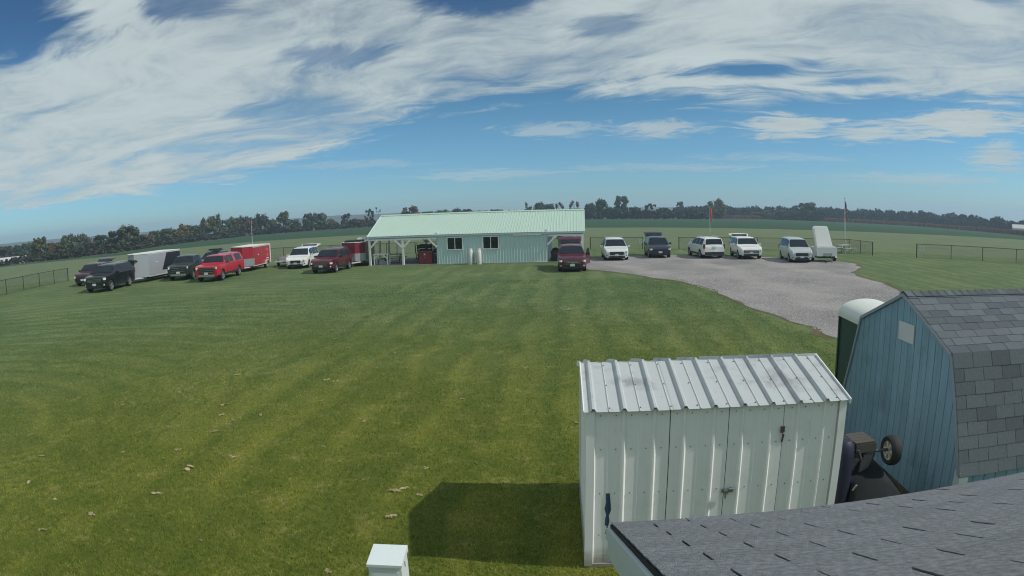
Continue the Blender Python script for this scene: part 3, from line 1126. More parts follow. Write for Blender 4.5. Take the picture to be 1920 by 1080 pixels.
# ---------------------------------------------------------------- wheel maker (shared meshes)
tyre_m = mat('tyre_rubber', (.017, .018, .02), .8, var=.2)
rim_m = mat('alloy_rim', (.34, .35, .37), .35, metal=.6)
cream_rim = mat('cream_rim', (.55, .53, .42), .5)
WH = {}


def wheel_meshes(R, w, rm, spokes=5):
    k = (round(R, 3), round(w, 3), rm.name, spokes)
    if k in WH: return WH[k]
    M = Matrix.Rotation(rad(90), 4, 'X')
    t = MB()
    ri = R * .64
    t.lathe([(ri, -w / 2 + .01), (R * .9, -w / 2), (R * .98, -w / 2 + .03), (R, -w * .2), (R, w * .2), (R * .98, w / 2 - .03), (R * .9, w / 2), (ri, w / 2 - .01)], 24, M, caps=False)
    b = MB()
    b.lathe([(R * .64, -w / 2 + .015), (R * .60, -w / 2 + .03), (R * .57, -w / 2 + .09), (R * .2, -w / 2 + .08)], 20, M, caps=False)
    b.lathe([(R * .64, w / 2 - .015), (R * .60, w / 2 - .03), (R * .57, w / 2 - .09), (R * .2, w / 2 - .08)], 20, M, caps=False)
    for sg in (-1, 1):
        y = sg * (w / 2 - .035)
        for i in range(spokes):
            a = 2 * math.pi * i / spokes
            b.bar((R * .12 * math.cos(a), y, R * .12 * math.sin(a)), (R * .6 * math.cos(a), y, R * .6 * math.sin(a)), R * .17, .03, up=(0, 1, 0))
        b.lathe([(R * .2, -.02), (R * .2, .02)], 12, Matrix.Translation((0, y, 0)) @ M)
    WH[k] = (t.mesh('tyre', tyre_m, True, 40), b.mesh('rim', rm, True, 30))
    return WH[k]


def add_wheel(parent, loc, R, w, rm=None, spokes=5, name='wheel'):
    ty, ri = wheel_meshes(R, w, rm or rim_m, spokes)
    e = bpy.data.objects.new(name, None)
    COL.objects.link(e)
    e.parent = parent
    e.location = loc
    link('tyre', ty, e)
    link('rim', ri, e)
    return e


# ---------------------------------------------------------------- tipped cart between the sheds
def cart():
    r = empty('tipped_cart', (4.45, 6.62, 0), 0, 'old tipped up wheeled cart between the white and blue sheds', 'cart')
    fr = mat('cart_steel', (.09, .10, .11), .5, metal=.5)
    wd = mat('cart_bed', (.07, .062, .052), .8, var=.3)
    a = MB()
    a.tube((-.30, .02, 1.20), (.28, 0, 1.18), .022, 8)
    a.build('axle', fr, r)
    a = MB()
    a.bar((-.30, .06, 1.13), (-.02, .05, 1.13), .05, .05)
    a.build('axle_beam', fr, r)
    e = add_wheel(r, (.34, 0, 1.165), .20, .14, cream_rim, 6)
    e.rotation_euler = (0, 0, rad(86))
    for i in range(4):
        b = MB()
        b.box((0, 0, 0), (.30, .085, .02))
        b.build('bed_slat', wd, r, loc=(-.10 + .012 * i, .02 + .10 * i, 1.325 - .004 * i))
    b = MB(); b.b2((-.24, -.03, 1.20), (.04, -.01, 1.31)); b.build('bed_front', wd, r)
    b = MB(); b.b2((.04, -.03, 1.20), (.07, .40, 1.31)); b.build('bed_side', fr, r)
    b = MB(); b.path([(-.36, .30, 1.36), (-.27, .12, 1.33), (-.20, -.03, 1.22), (-.16, -.04, 1.12)], .022, 8); b.build('handle_bar', fr, r)
    b = MB(); b.bar((.10, .06, 1.14), (-.08, .30, .1), .045, .045); b.build('drawbar', fr, r)
    b = MB(); b.prism([(-.14, .92), (.0, .98), (.05, 1.16), (-.1, 1.16)], (0, -.02, 0), (1, 0, 0), (0, 0, 1), (0, 1, 0), 0, .03); b.build('gusset', fr, r)
    # dark covered machine under it
    r2 = empty('covered_mower', (4.44, 6.75, 0), rad(-5), 'dark covered machine sitting low beneath the tipped cart', 'mower')
    dk = mat('dark_cover', (.006, .009, .011), .9, var=.3, scale=3., bump=.4, bscale=8.)
    rng = random.Random(2)
    c = MB()
    nx, ny = 14, 12
    V, F = [], []
    for i in range(nx + 1):
        for j in range(ny + 1):
            u, v = i / nx, j / ny
            h = 1.0 * (math.sin(math.pi * min(1, max(0, u * .68 + .30))) ** .6) * (math.sin(math.pi * min(1, max(0, v * .80 + .16))) ** .4) + rng.uniform(-.02, .02)
            V.append((-.33 + u * 1.12, -.40 + v * 1.35, max(0, h) if 0 < i < nx and 0 < j < ny else 0))
    for i in range(nx):
        for j in range(ny):
            F.append((i * (ny + 1) + j, (i + 1) * (ny + 1) + j, (i + 1) * (ny + 1) + j + 1, i * (ny + 1) + j + 1))
    c.add(V, F)
    c.build('cover', dk, r2, smooth=True, ang=60)
    hd = MB()
    hd.tube((-.30, -.40, .80), (-.27, -.43, .88), .014, 6)
    hd.build('lever', steel_m, r2)
    add_wheel(r2, (.62, -.36, .15), .15, .09, cream_rim, 5)
    add_wheel(r2, (-.24, -.40, .15), .15, .09, cream_rim, 5)
    # rolled blue tarpaulin against the white shed
    dr = MB()
    dr.lathe([(.02, 0), (.145, 0), (.15, .05), (.148, .4), (.152, .8), (.15, 1.2), (.14, 1.33), (.09, 1.39), (.02, 1.40)], 18)
    o = dr.build('rolled_tarpaulin', mat('tarp_blue', (.013, .014, .036), .55, var=.25), None, True, 40, loc=(4.035, 6.63, 0))
    tag(o, 'dark blue upright roll wedged beside the white shed wall', 'tarpaulin')


cart()
# ================================================================ clubhouse with open bays
mint_roof = mat('mint_roof_metal', (.42, .555, .47), .42, var=.04, scale=.8)
sage_wall = mat('sage_wall_metal', (.52, .68, .66), .5, var=.06, scale=.8)
white_wood = mat('white_painted_wood', (.80, .81, .77), .55, var=.08, scale=5.)
trim_m = mat('pale_blue_trim', (.48, .56, .58), .5, var=.06)
glass_m = mat('window_glass', (.012, .016, .022), .08, var=.3, scale=2., spec=.6)
conc_m = mat('concrete', (.30, .30, .29), .9, var=.15, scale=2.)


def clubhouse():
    r = empty('clubhouse', (-11.78, 51.9, 0), rad(-6.5), 'long green metal clubhouse with mint roof and open ends', 'building')
    L, D, ze, zr = 17.62, 8.0, 2.45, 4.12
    x0, x1 = 5.85, 14.75
    sl = MB()
    sl.b2((-.15, -.1, -.1), (L + .1, D + .1, .05))
    sl.build('slab', conc_m, r)
    rib = .2286
    # wall panels, three feet wide
    x = x0
    while x < x1 - .05:
        w = min(.914, x1 - x)
        b = MB()
        b.ribbed((x, 0, .03), (1, 0, 0), (0, 0, ze - .08), (0, -1, 0), w, rib, .034, .095, .03, first=rib / 2)
        b.build('wall_panel', sage_wall, r)
        b = MB()
        b.ribbed((x + w, D, .03), (-1, 0, 0), (0, 0, ze - .08), (0, 1, 0), w, rib, .034, .095, .03, first=rib / 2)
        b.build('wall_panel', sage_wall, r)
        x += .914
    for xx, N in ((x0, -1), (x1, 1)):
        b = MB()
        if N < 0:
            b.ribbed((xx, D, .03), (0, -1, 0), (0, 0, ze + .2), (-1, 0, 0), D, rib, .022, .07, .028, first=.1)
        else:
            b.ribbed((xx, 0, .03), (0, 1, 0), (0, 0, ze + .2), (1, 0, 0), D, rib, .022, .07, .028, first=.1)
        b.build('partition_wall', sage_wall, r)
        c = MB()
        c.b2((xx - .05, -.034, .03), (xx + .05, -.024, ze - .06))
        c.build('corner_trim', trim_m, r)
    # gable ends
    for xx in (0.0, L):
        b = MB()
        b.prism([(0, ze - .12), (D, ze - .12), (D, ze), (D / 2, zr - .03), (0, ze)], (xx - .02, 0, 0), (0, 1, 0), (0, 0, 1), (1, 0, 0), 0, .04)
        b.build('gable_panel', sage_wall, r)
    # header siding above the open bays and the white beams below it
    for a, b_ in ((0.0, x0 - .06), (x1 + .06, L)):
        for yy in (0.0, D):
            h = MB()
            h.b2((a, yy - .012, 2.22), (b_, yy + .012, ze - .06))
            h.build('header_board', mat('header_grey', (.30, .36, .42), .6), r)
            h = MB()
            h.b2((a, yy - .06, 2.08), (b_, yy + .06, 2.215))
            h.build('beam', white_wood, r)
    # posts with knee braces
    posts = [(.05, (1,)), (2.95, (-1, 1)), (x0 - .02, (-1,)), (x1 + .03, (1,)), (L - .05, (-1,))]
    for yy in (0.0, D):
        for px, br in posts:
            if not x0 - .05 < px < x1 + .05 and True:
                p = MB()
                p.b2((px - .085, yy - .085, .03), (px + .085, yy + .085, 2.08))
                po = p.build('post', white_wood, r)
            for s in br:
                k = MB()
                k.bar((px, yy + (-.07 if yy == 0 else .07), 1.42), (px + s * .68, yy + (-.07 if yy == 0 else .07), 2.10), .07, .13)
                k.build('knee_brace', white_wood, r)
    for yy in (2.67, 5.33):
        for px in (.05, L - .05):
            p = MB()
            p.b2((px - .08, yy - .08, .03), (px + .08, yy + .08, 2.3))
            p.build('post', white_wood, r)
    # roof
    ov, ove = .09, .13
    V1 = Vector((0, D / 2 + ov, (zr - ze) * (D / 2 + ov) / (D / 2)))
    N1 = Vector((1, 0, 0)).cross(V1).normalized()
    x = -ove
    while x < L + ove - .05:
        w = min(.914, L + ove - x)
        for sg in (1, -1):
            b = MB()
            o0 = (x, -ov, zr - V1.z + .02)
            if sg > 0:
                b.ribbed(o0, (1, 0, 0), V1, N1, w, rib, .02, .07, .028, first=rib / 2)
            else:
                b.ribbed((x, D + ov, o0[2]), (1, 0, 0), (0, -V1.y, V1.z), (0, -N1.y, N1.z), w, rib, .02, .07, .028, first=rib / 2)
            b.build('roof_sheet', mint_roof, r)
        x += .914
    c = MB()
    c.prism([(-.2, -.075), (0, .012), (.2, -.075), (0, .03)], (-ove, D / 2, zr + .05), (0, 1, 0), (0, 0, 1), (1, 0, 0), 0, L + 2 * ove)
    c.build('ridge_cap', mint_roof, r)
    for yy, s in ((-ov, -1), (D + ov, 1)):
        f = MB()
        f.b2((-ove, min(yy, yy + s * .02), ze - .165), (L + ove, max(yy, yy + s * .02), ze - .045))
        f.build('eave_fascia', trim_m, r)
    for xx in (-ove - .015, L + ove + .015):
        for sg in (1, -1):
            f = MB()
            ya = -ov if sg > 0 else D + ov
            f.bar((xx, ya, zr - V1.z - .03), (xx, D / 2, zr - .03), .03, .14)
            f.build('rake_fascia', white_wood, r)
    s = MB()
    for sg in (1, -1):
        ya = 0.02 if sg > 0 else D - .02
        P = [(-.1, ya, ze - .02), (L + .1, ya, ze - .02), (L + .1, D / 2, zr - .05), (-.1, D / 2, zr - .05)]
        s.add(P, [(0, 1, 2, 3)])
    s.build('ceiling', mat('roof_underside', (.35, .34, .31), .8), r)
    # trusses in the open bays
    for xx in (1.5, 3.0, 4.5, 16.3):
        t = MB()
        t.bar((xx, .1, 2.3), (xx, D - .1, 2.3), .045, .14)
        t.build('truss', mat('raw_timber', (.32, .26, .18), .8), r)
    # windows
    for a in (6.66, 9.58):
        w = empty('window', (0, 0, 0))
        w.parent = r
        fr = MB()
        W_, H_ = 1.33, 1.06
        z0 = 1.15
        y = -.045
        for lo, hi in (((a, y - .02, z0), (a + W_, y + .03, z0 + .07)), ((a, y - .02, z0 + H_ - .07), (a + W_, y + .03, z0 + H_)), ((a, y - .02, z0 + .07), (a + .07, y + .03, z0 + H_ - .07)), ((a + W_ - .07, y - .02, z0 + .07), (a + W_, y + .03, z0 + H_ - .07)), ((a + W_ / 2 - .025, y - .01, z0 + .07), (a + W_ / 2 + .025, y + .03, z0 + H_ - .07))):
            fr.b2(lo, hi)
        fr.build('frame', white_wood, w)
        for k in (0, 1):
            g = MB()
            g.b2((a + .07 + k * (W_ / 2 - .045), y, z0 + .07), (a + W_ / 2 - .025 + k * (W_ / 2 - .045), y + .012, z0 + H_ - .07))
            g.build('pane', glass_m, w)
    # pale strip light under the eave
    t = MB()
    t.b2((12.1, -.12, 2.20), (14.3, -.05, 2.27))
    t.build('strip_light', white_wood, r)
    t = MB()
    t.b2((13.8, -.06, .03), (14.72, -.035, .12))
    t.build('door_sill', white_wood, r)
    return r


club = clubhouse()
MW = Matrix.Translation((-11.78, 51.9, 0)) @ Matrix.Rotation(rad(-6.5), 4, 'Z')


def at_club(x, y, z=.05):
    return MW @ Vector((x, y, z))


# propane cylinders
for i, x in enumerate((8.62, 9.30)):
    b = MB()
    b.lathe([(.15, 0), (.19, 0), (.19, .06), (.205, .10), (.205, .98), (.18, 1.08), (.10, 1.14), (.05, 1.15)], 20)
    e = empty('gas_cylinder', at_club(x, -.32, 0), 0, ['tall white gas cylinder nearer the left window of the clubhouse', 'tall white gas cylinder nearer the right window of the clubhouse'][i], 'gas cylinder', 'gas cylinders at the clubhouse wall')
    b.build('tank', mat('tank_white', (.68, .68, .64), .5, var=.12, dirt=((.45, .40, .36), .5, 3.)), e, True, 30)
    c = MB()
    c.lathe([(.155, 1.06), (.155, 1.27)], 16, caps=False)
    c.tube((0, 0, 1.12), (0, 0, 1.25), .03, 8)
    c.build('valve_collar', mat('tank_white'), e)

# workbench with white frame
e = empty('workbench', at_club(.95, .45), rad(-6.5), 'white timber workbench with braced legs at the open bay corner', 'workbench')
b = MB(); b.box((0, 0, .90), (1.35, .75, .07)); b.build('top', white_wood, e)
for sx in (-1, 1):
    for sy in (-1, 1):
        b = MB(); b.box((sx * .58, sy * .3, .44), (.1, .09, .87)); b.build('leg', white_wood, e)
    b = MB(); b.bar((sx * .55, -.34, .52), (sx * .22, -.34, .86), .05, .07); b.build('brace', white_wood, e)
b = MB(); b.b2((-.3, -.2, 0), (.35, .2, .28)); b.b2((-.22, -.14, .28), (.1, .12, .42))
tag(b.build('grey_bucket_pile', mat('grey_bin', (.32, .33, .34), .6), None, loc=at_club(.98, .5), rot=(0, 0, .2)), 'grey boxes stowed under the white workbench', 'boxes')


def picnic(name, loc, rz, m, label, grp=None):
    e = empty(name, loc, rz, label, 'picnic table', grp)
    for i in range(5):
        b = MB(); b.box((0, -.3 + .15 * i, .74), (1.85, .14, .04)); b.build('table_plank', m, e)
    for s in (-1, 1):
        for k in range(2):
            b = MB(); b.box((0, s * (.68 + .14 * k), .45), (1.85, .13, .04)); b.build('bench_plank', m, e)
    for x in (-.65, .65):
        for s in (-1, 1):
            b = MB(); b.bar((x, s * .25, .72), (x, s * .72, 0), .05, .09, up=(1, 0, 0)); b.build('leg', m, e)
        b = MB(); b.box((x + .05, 0, .40), (.04, 1.6, .09)); b.build('cross_bar', m, e)
    return e


brown_wood = mat('stained_wood', (.17, .075, .06), .7, var=.2)
picnic('picnic_table', at_club(1.4, 2.4), rad(-6), brown_wood, 'reddish brown picnic table under the open bay behind the workbench')

# dark rack of folded chairs
e = empty('chair_rack', at_club(4.45, 3.2), rad(-6.5), 'dark rack piled with folded black chairs under the open bay', 'rack')
fm = mat('rack_black', (.014, .017, .022), .5)
b = MB()
for x in (-1.15, 1.15):
    b.bar((x, -.3, .2), (x * 1.08, -.3, 1.55), .05, .05); b.bar((x, .3, .2), (x * 1.08, .3, 1.55), .05, .05)
b.b2((-1.2, -.35, .2), (1.2, .35, .28)); b.build('frame', fm, e)
for x in (-1.0, 1.0):
    for y in (-.3, .3):
        add_wheel(e, (x, y, .1), .1, .06, cream_rim, 5, 'caster')
hubm = mat('pale_hub', (.45, .47, .5), .4)
for k in range(3):
    for i in range(7):
        b = MB()
        M = Matrix.Rotation(rad(14 * (i % 3 - 1)), 4, 'Y')
        b.box((0, 0, 0), (.30, .5, .34), M)
        o = b.build('folded_chair', fm, e, loc=(-.93 + i * .31, 0, .48 + k * .40 + .03 * (i % 2)))
        c = MB(); c.lathe([(.05, 0), (.05, .02)], 10, Matrix.Rotation(rad(90), 4, 'X')); c.build('hub_cap', hubm, o, loc=(0, -.245, .03))

# red cabinet and the white framed stand beside it
e = empty('red_cabinet', at_club(4.75, .55), rad(-6.5), 'dark red metal cabinet at the front of the open bay', 'cabinet')
rm = mat('cabinet_red', (.20, .022, .03), .45, var=.1)
b = MB(); b.b2((-.56, -.3, 0), (.56, .3, 1.0)); b.build('body', rm, e)
for x in (-.28, .28):
    b = MB(); b.b2((x - .26, -.325, .05), (x + .26, -.302, .95)); d = b.build('door', rm, e)
    b = MB(); b.box((x * .25, -.34, .55), (.03, .02, .14)); b.build('handle', steel_m, d)
b = MB(); b.b2((-.6, -.34, 1.0), (.6, .34, 1.03)); b.build('top', mat('cabinet_top', (.30, .10, .10), .5), e)
b = MB(); b.b2((-.12, -.33, .72), (.02, -.327, .86)); b.build('notice', mat('paper_white', (.6, .55, .55), .8), e)
e = empty('white_shelf', at_club(5.45, 1.3), rad(-6.5), 'white timber shelf frame beside the red cabinet', 'shelf')
for x in (-.24, .24):
    b = MB(); b.b2((x - .035, -.2, 0), (x + .035, .2, 1.55)); b.build('upright', white_wood, e)
for z in (.55, .75, 1.2):
    b = MB(); b.b2((-.2, -.2, z), (.2, .2, z + .06)); b.build('shelf_board', white_wood, e)
b = MB(); b.b2((-.17, -.15, .812), (.17, .15, 1.1)); tag(b.build('dark_crate', black_m, None, loc=at_club(5.45, 1.3), rot=(0, 0, rad(-6.5))), 'dark crate sitting on the white timber shelf', 'crate')

# things in the right open bay
e = empty('barbecue_grill', at_club(15.35, 1.5), rad(-20), 'dark kettle style barbecue grill in the right open bay', 'grill')
b = MB(); b.lathe([(.02, .55), (.22, .6), (.3, .75), (.3, .82), (.28, .92), (.15, 1.02), (.02, 1.05)], 18); b.build('kettle', black_m, e, True, 50)
for k in range(3):
    a = 2.09 * k; b = MB(); b.tube((.15 * math.cos(a), .15 * math.sin(a), .6), (.3 * math.cos(a), .3 * math.sin(a), 0), .018, 6); b.build('leg', steel_m, e)
e = empty('wheeled_bin', at_club(15.3, .5), rad(-6), 'black wheeled bin just inside the right open bay', 'bin')
b = MB(); b.prism([(-.22, 0), (.22, 0), (.29, .78), (-.29, .78)], (0, 0, 0), (1, 0, 0), (0, 0, 1), (0, 1, 0), -.27, .27); b.build('body', black_m, e)
b = MB(); b.b2((-.31, -.29, .78), (.31, .31, .84)); b.build('lid', mat('bin_lid', (.03, .035, .04), .5), e)
for s in (-1, 1): add_wheel(e, (s * .24, .26, .1), .1, .06, rim_m, 5)
b = MB(); b.lathe([(.02, 0), (.14, 0), (.17, .36), (.16, .36), (.15, .05)], 16); tag(b.build('pale_bucket', mat('bucket_pale', (.55, .55, .5), .6), None, True, 40, loc=at_club(16.1, .2)), 'pale bucket on the slab beside the black bin', 'bucket')

# weather mast beyond the roof's left end
wx, wy = pol(-11.85, 66.5)
e = empty('weather_mast', (wx, wy, 0), 0, 'thin weather mast with cups rising behind the clubhouse roof', 'mast')
b = MB(); b.tube((0, 0, 0), (0, 0, 4.7), .035, 8, .025); b.build('pole', steel_m, e)
b = MB(); b.bar((-.2, 0, 4.55), (.2, 0, 4.55), .03, .03); b.tube((.2, 0, 4.5), (.2, 0, 4.8), .05, 8); b.tube((-.2, 0, 4.5), (-.2, 0, 4.95), .02, 6)
b.prism([(-.28, 4.9), (-.1, 4.88), (-.1, 5.0), (-.28, 5.05)], (0, 0, 0), (1, 0, 0), (0, 0, 1), (0, 1, 0), -.01, .01); b.build('wind_sensor', black_m, e)
# ================================================================ vehicles
chrome = mat('chrome', (.6, .62, .64), .15, metal=.9)
lens = mat('headlight_lens', (.62, .66, .68), .12, coat=.5)
red_lens = mat('tail_lens', (.16, .006, .008), .2, coat=.6)
plate_m = mat('licence_plate', (.62, .63, .64), .5, var=.25, scale=30.)
auto_glass = mat('auto_glass', (.024, .032, .042), .10, var=.35, scale=1.6, spec=.10)
seat_m = mat('seat_grey', (.16, .17, .17), .8)


def paint(name, c, metal=.15, rough=.32):
    return mat('paint_' + name, c, rough, metal=metal, coat=.5, var=.05, scale=1.0, dirt=((.22, .20, .17), .05, 1.6))


SUV = dict(L=4.9, W=1.95, H=1.74, clear=.30, R=.36, wheels=(.185, .79), belt=1.06,
           top=[(0, .74), (.008, .84), (.025, .93), (.06, 1.0), (.15, 1.06), (.255, 1.10), (.40, 1.63), (.46, 1.71), (.58, 1.745), (.75, 1.74), (.90, 1.69), (.945, 1.64), (.985, 1.14), (1., 1.0)],
           shield=(.27, .405), rear=(.948, .982), side=[(.335, .53), (.545, .72), (.735, .90)], plan=[(0, .70), (.008, .80), (.025, .89), (.06, .955), (.12, .99), (.2, 1.), (.82, 1.), (.92, .985), (.97, .94), (1., .84)])
VAN = dict(SUV, L=5.1, W=2.0, H=1.74, clear=.25, R=.34, wheels=(.19, .79), belt=1.0,
           top=[(0, .70), (.008, .79), (.025, .88), (.06, .95), (.14, 1.01), (.20, 1.05), (.37, 1.63), (.44, 1.72), (.6, 1.75), (.8, 1.74), (.92, 1.69), (.955, 1.64), (.985, 1.1), (1., .98)],
           shield=(.215, .375), rear=(.958, .982), side=[(.32, .50), (.515, .735), (.75, .93)])
TRUCK = dict(SUV, L=5.85, W=2.03, H=1.9, clear=.42, R=.40, wheels=(.165, .785), belt=1.22,
             top=[(0, 1.00), (.008, 1.12), (.03, 1.18), (.14, 1.22), (.235, 1.25), (.325, 1.80), (.36, 1.88), (.46, 1.90), (.585, 1.87), (.61, 1.83), (.632, 1.30), (.64, 1.22), (.99, 1.22), (1., 1.18)],
             shield=(.245, .328), rear=(.613, .63), side=[(.30, .445), (.46, .575)], plan=[(0, .86), (.01, .93), (.03, .98), (.1, 1.), (.98, 1.), (1., .97)])
CAPPED = dict(TRUCK, top=[(0, 1.00), (.008, 1.12), (.03, 1.18), (.14, 1.22), (.235, 1.25), (.325, 1.80), (.36, 1.88), (.46, 1.90), (.60, 1.87), (.635, 1.84), (.645, 1.88), (.75, 1.91), (.93, 1.90), (.965, 1.87), (.99, 1.3), (1., 1.18)],
              rear=(.968, .988), side=[(.30, .445), (.46, .60), (.69, .92)])
FULL = dict(SUV, L=5.3, W=2.05, H=1.9, clear=.36, R=.40, wheels=(.17, .765), belt=1.18,
            top=[(0, .95), (.01, 1.08), (.03, 1.13), (.15, 1.18), (.235, 1.22), (.355, 1.78), (.40, 1.86), (.55, 1.90), (.8, 1.89), (.935, 1.86), (.955, 1.82), (.988, 1.25), (1., 1.08)],
            shield=(.25, .36), rear=(.958, .985), side=[(.31, .49), (.505, .69), (.71, .925)])
CONN = dict(SUV, L=4.8, W=1.83, H=1.84, clear=.24, R=.33, wheels=(.18, .81), belt=1.08,
            top=[(0, .74), (.012, .86), (.04, .95), (.13, 1.06), (.17, 1.11), (.35, 1.72), (.40, 1.80), (.55, 1.84), (.8, 1.84), (.96, 1.81), (.975, 1.76), (.99, 1.1), (1., .95)],
            shield=(.185, .352), rear=(.977, .988), side=[(.30, .47), (.49, .69), (.71, .93)])


def vehicle(name, spec, pm, loc, hd, label, cat, group, grille='dark', hatch=None, roof_rail=False, dark_cladding=True, plate_front=True, open_door=False, rack=False, chrome_bar=False, rim=None, spokes=5):
    s = dict(spec)
    L, Wd, H, R = s['L'], s['W'], s['H'], s['R']
    r = empty(name, (loc[0], loc[1], tz(*loc)), rad(hd), label, cat, group)
    X = lambda t: L / 2 - t * L
    tk, tv = zip(*s['top'])
    top = lambda t: float(np.interp(t, tk, tv))
    pk, pv = zip(*s['plan'])
    wid = lambda t: Wd / 2 * float(np.interp(t, pk, pv))
    wx = s['wheels']
    belt = lambda t: min(s['belt'] + .02 * math.sin(math.pi * t), top(t) - .02)

    def bot(t):
        z = s['clear'] + (.04 if .02 < t < .98 else .0)
        for w in wx:
            d = abs(t - w) * L
            ra = R + .065
            if d < ra: z = max(z, R + math.sqrt(ra * ra - d * d))
        return z

    def wtop(t):
        g = max(0., top(t) - belt(t))
        return wid(t) * (.955 - .235 * min(1., g / .68))
    ts = set(np.linspace(0, 1, 37).tolist()) | set(tk) | set(pk)
    for w in wx:
        for k in np.linspace(-1, 1, 11):
            ts.add(w + k * (R + .066) / L)
    ts = sorted(t for t in ts if 0 <= t <= 1)
    ts = [t for i, t in enumerate(ts) if i == 0 or t - ts[i - 1] > .0022]
    if ts[-1] < .999: ts.append(1.0)
    V, F = [], []
    rows = 8
    for t in ts:
        w, zb, zt, z0 = wid(t), belt(t), top(t), bot(t)
        g = zt - zb
        wt = wtop(t)
        m1 = max(z0 + .004, min(.50, zb - .2))
        m2 = max(m1 + .01, min(zb - .12, zb * .78))
        half = [(w * .94, z0), (w * .995, m1), (w, m2), (w * .985, zb - .01), (w * .955, zb), (wt, zb + g * .90), (wt - min(.16, wt * .25), zt - .022), (0, zt)]
        V += [(X(t), y, z) for y, z in half] + [(X(t), -y, z) for y, z in half]
    n = 2 * rows
    for i in range(len(ts) - 1):
        for side in (0, 1):
            for k in range(rows - 1):
                a = i * n + side * rows + k
                q = (a, a + 1, a + n + 1, a + n)
                F.append(q if side == 0 else q[::-1])
    for i in (0, len(ts) - 1):
        b = i * n
        F.append(tuple([b + k for k in range(rows)] + [b + rows + k for k in range(rows - 2, -1, -1)]))
    mb = MB()
    mb.add(V, F)
    fix_normals(mb.build('body', pm, r, True, 28))
    # underbody and wheel wells
    ub = MB()
    ub.b2((X(.97), -Wd * .36, s['clear'] - .06), (X(.03), Wd * .36, s['belt'] - .25))
    ub.b2((X(.995), -Wd * .40, s['clear'] - .02), (X(.94), Wd * .40, s['clear'] + .1))
    ub.build('underbody', black_m, r)
    # glass
    def patch(nm, rowsxyz, parent=r, m=auto_glass):
        g = MB()
        nr, nc = len(rowsxyz), len(rowsxyz[0])
        P = [p for rw in rowsxyz for p in rw]
        g.add(P, [(i * nc + j, i * nc + j + 1, (i + 1) * nc + j + 1, (i + 1) * nc + j) for i in range(nr - 1) for j in range(nc - 1)])
        return g.build(nm, m, parent, True, 30)

    def across(t0, t1, inset, lift):
        out = []
        for t in np.linspace(t0, t1, 4):
            zt, wt = top(t), wtop(t)
            row = []
            for k in np.linspace(-1, 1, 7):
                yy = k * (wt - inset)
                drop = .012 * abs(k) ** 3
                row.append((X(t) + lift * (.8 if t < .6 else -.8), yy, zt - drop + lift * .8))
            out.append(row)
        return out
    a, b = s['shield']
    patch('windshield', across(a + .008, b - .006, .05, .016))
    a, b = s['rear']
    if not hatch: patch('rear_window', across(a, b, .08, .018))
    for (a, b) in s['side']:
        for sg in (1, -1):
            P = []
            for t in np.linspace(a, b, 5):
                zb, g, w, wt = belt(t), top(t) - belt(t), wid(t) * .955, wtop(t)
                q = []
                for f in (.06, .84):
                    q.append((X(t), sg * (w + (wt - w) * f / .9 + .012), zb + g * f))
                P.append(q)
            patch('side_window', P)
    # wheels
    for w in wx:
        for sg in (1, -1):
            add_wheel(r, (X(w), sg * (Wd / 2 - .13), R), R, .24, rim, spokes)
    # lights, grille, bumper, plate
    zf = top(0)
    for sg in (1, -1):
        h = MB()
        hh = .13 if zf < .95 else .17
        M = Matrix.Rotation(rad(-sg * 32), 4, 'Z')
        h.box((X(.0) - .13, sg * Wd * .372, zf + .01), (.22, .32, hh), M)
        h.build('headlight', lens, r)
        f = MB()
        f.box((X(0) - .10, sg * Wd * .36, s['clear'] + .18), (.10, .22, .07), M)
        f.build('fog_lamp', lens if grille == 'wide' else black_m, r)
        t_ = MB()
        M = Matrix.Rotation(rad(sg * 20), 4, 'Z')
        t_.box((X(1.) + .08, sg * Wd * .445, s['belt'] - .06), (.16, .12, .36), M)
        t_.build('tail_light', red_lens, r)
        mr = MB()
        P = (X(s['shield'][0] + .075), sg * (Wd / 2 + .13), s['belt'] + .10)
        mr.box(P, (.10, .20, .15))
        mr.bar((P[0], sg * (Wd / 2 - .06), s['belt'] + .04), (P[0], sg * (Wd / 2 + .06), s['belt'] + .07), .05, .04)
        mr.build('mirror', pm, r)
    g = MB()
    gw = {'dark': .62, 'wide': .70, 'small': .50, 'truck': .66}[grille]
    gz0, gz1 = (zf - .22, zf + .02) if grille != 'truck' else (zf - .36, zf + .06)
    g.b2((X(0) - .02, -Wd * gw / 2 * .9, gz0), (X(0) + .022, Wd * gw / 2 * .9, gz1))
    gr = g.build('grille', black_m, r)
    sl = MB()
    for k in range(3 if grille != 'truck' else 3):
        z = gz0 + (gz1 - gz0) * (k + .5) / 3
        sl.b2((X(0) + .022, -Wd * gw / 2 * .84, z - .012), (X(0) + .032, Wd * gw / 2 * .84, z + .012))
    tag(sl.build('grille_bar', chrome if grille in ('truck', 'wide') else mat('grille_grey', (.05, .05, .055), .4), gr), kind='stuff')
    if chrome_bar:
        cb = MB()
        for sg in (1, -1):
            cb.bar((X(0) + .03, 0, zf - .10), (X(0) - .02, sg * Wd * .40, zf - .0), .03, .045)
        cb.tube((X(0) + .03, 0, zf - .10), (X(0) + .05, 0, zf - .10), .07, 12)
        cb.build('chrome_wing', chrome, r)
    lb = MB()
    lb.b2((X(0) - .05, -Wd * .33, s['clear'] - .03), (X(0) + .018, Wd * .33, s['clear'] + .12))
    lb.b2((X(0) - .04, -Wd * .26, s['clear'] + .10), (X(0) + .012, Wd * .26, zf - .30 if grille != 'truck' else s['clear'] + .12))
    lb.build('lower_bumper', black_m if grille != 'truck' else chrome, r)
    if plate_front:
        p = MB()
        p.b2((X(0) + .034, -.155, s['clear'] + .14), (X(0) + .042, .155, s['clear'] + .30))
        p.build('licence_plate', plate_m, r)
    p = MB()
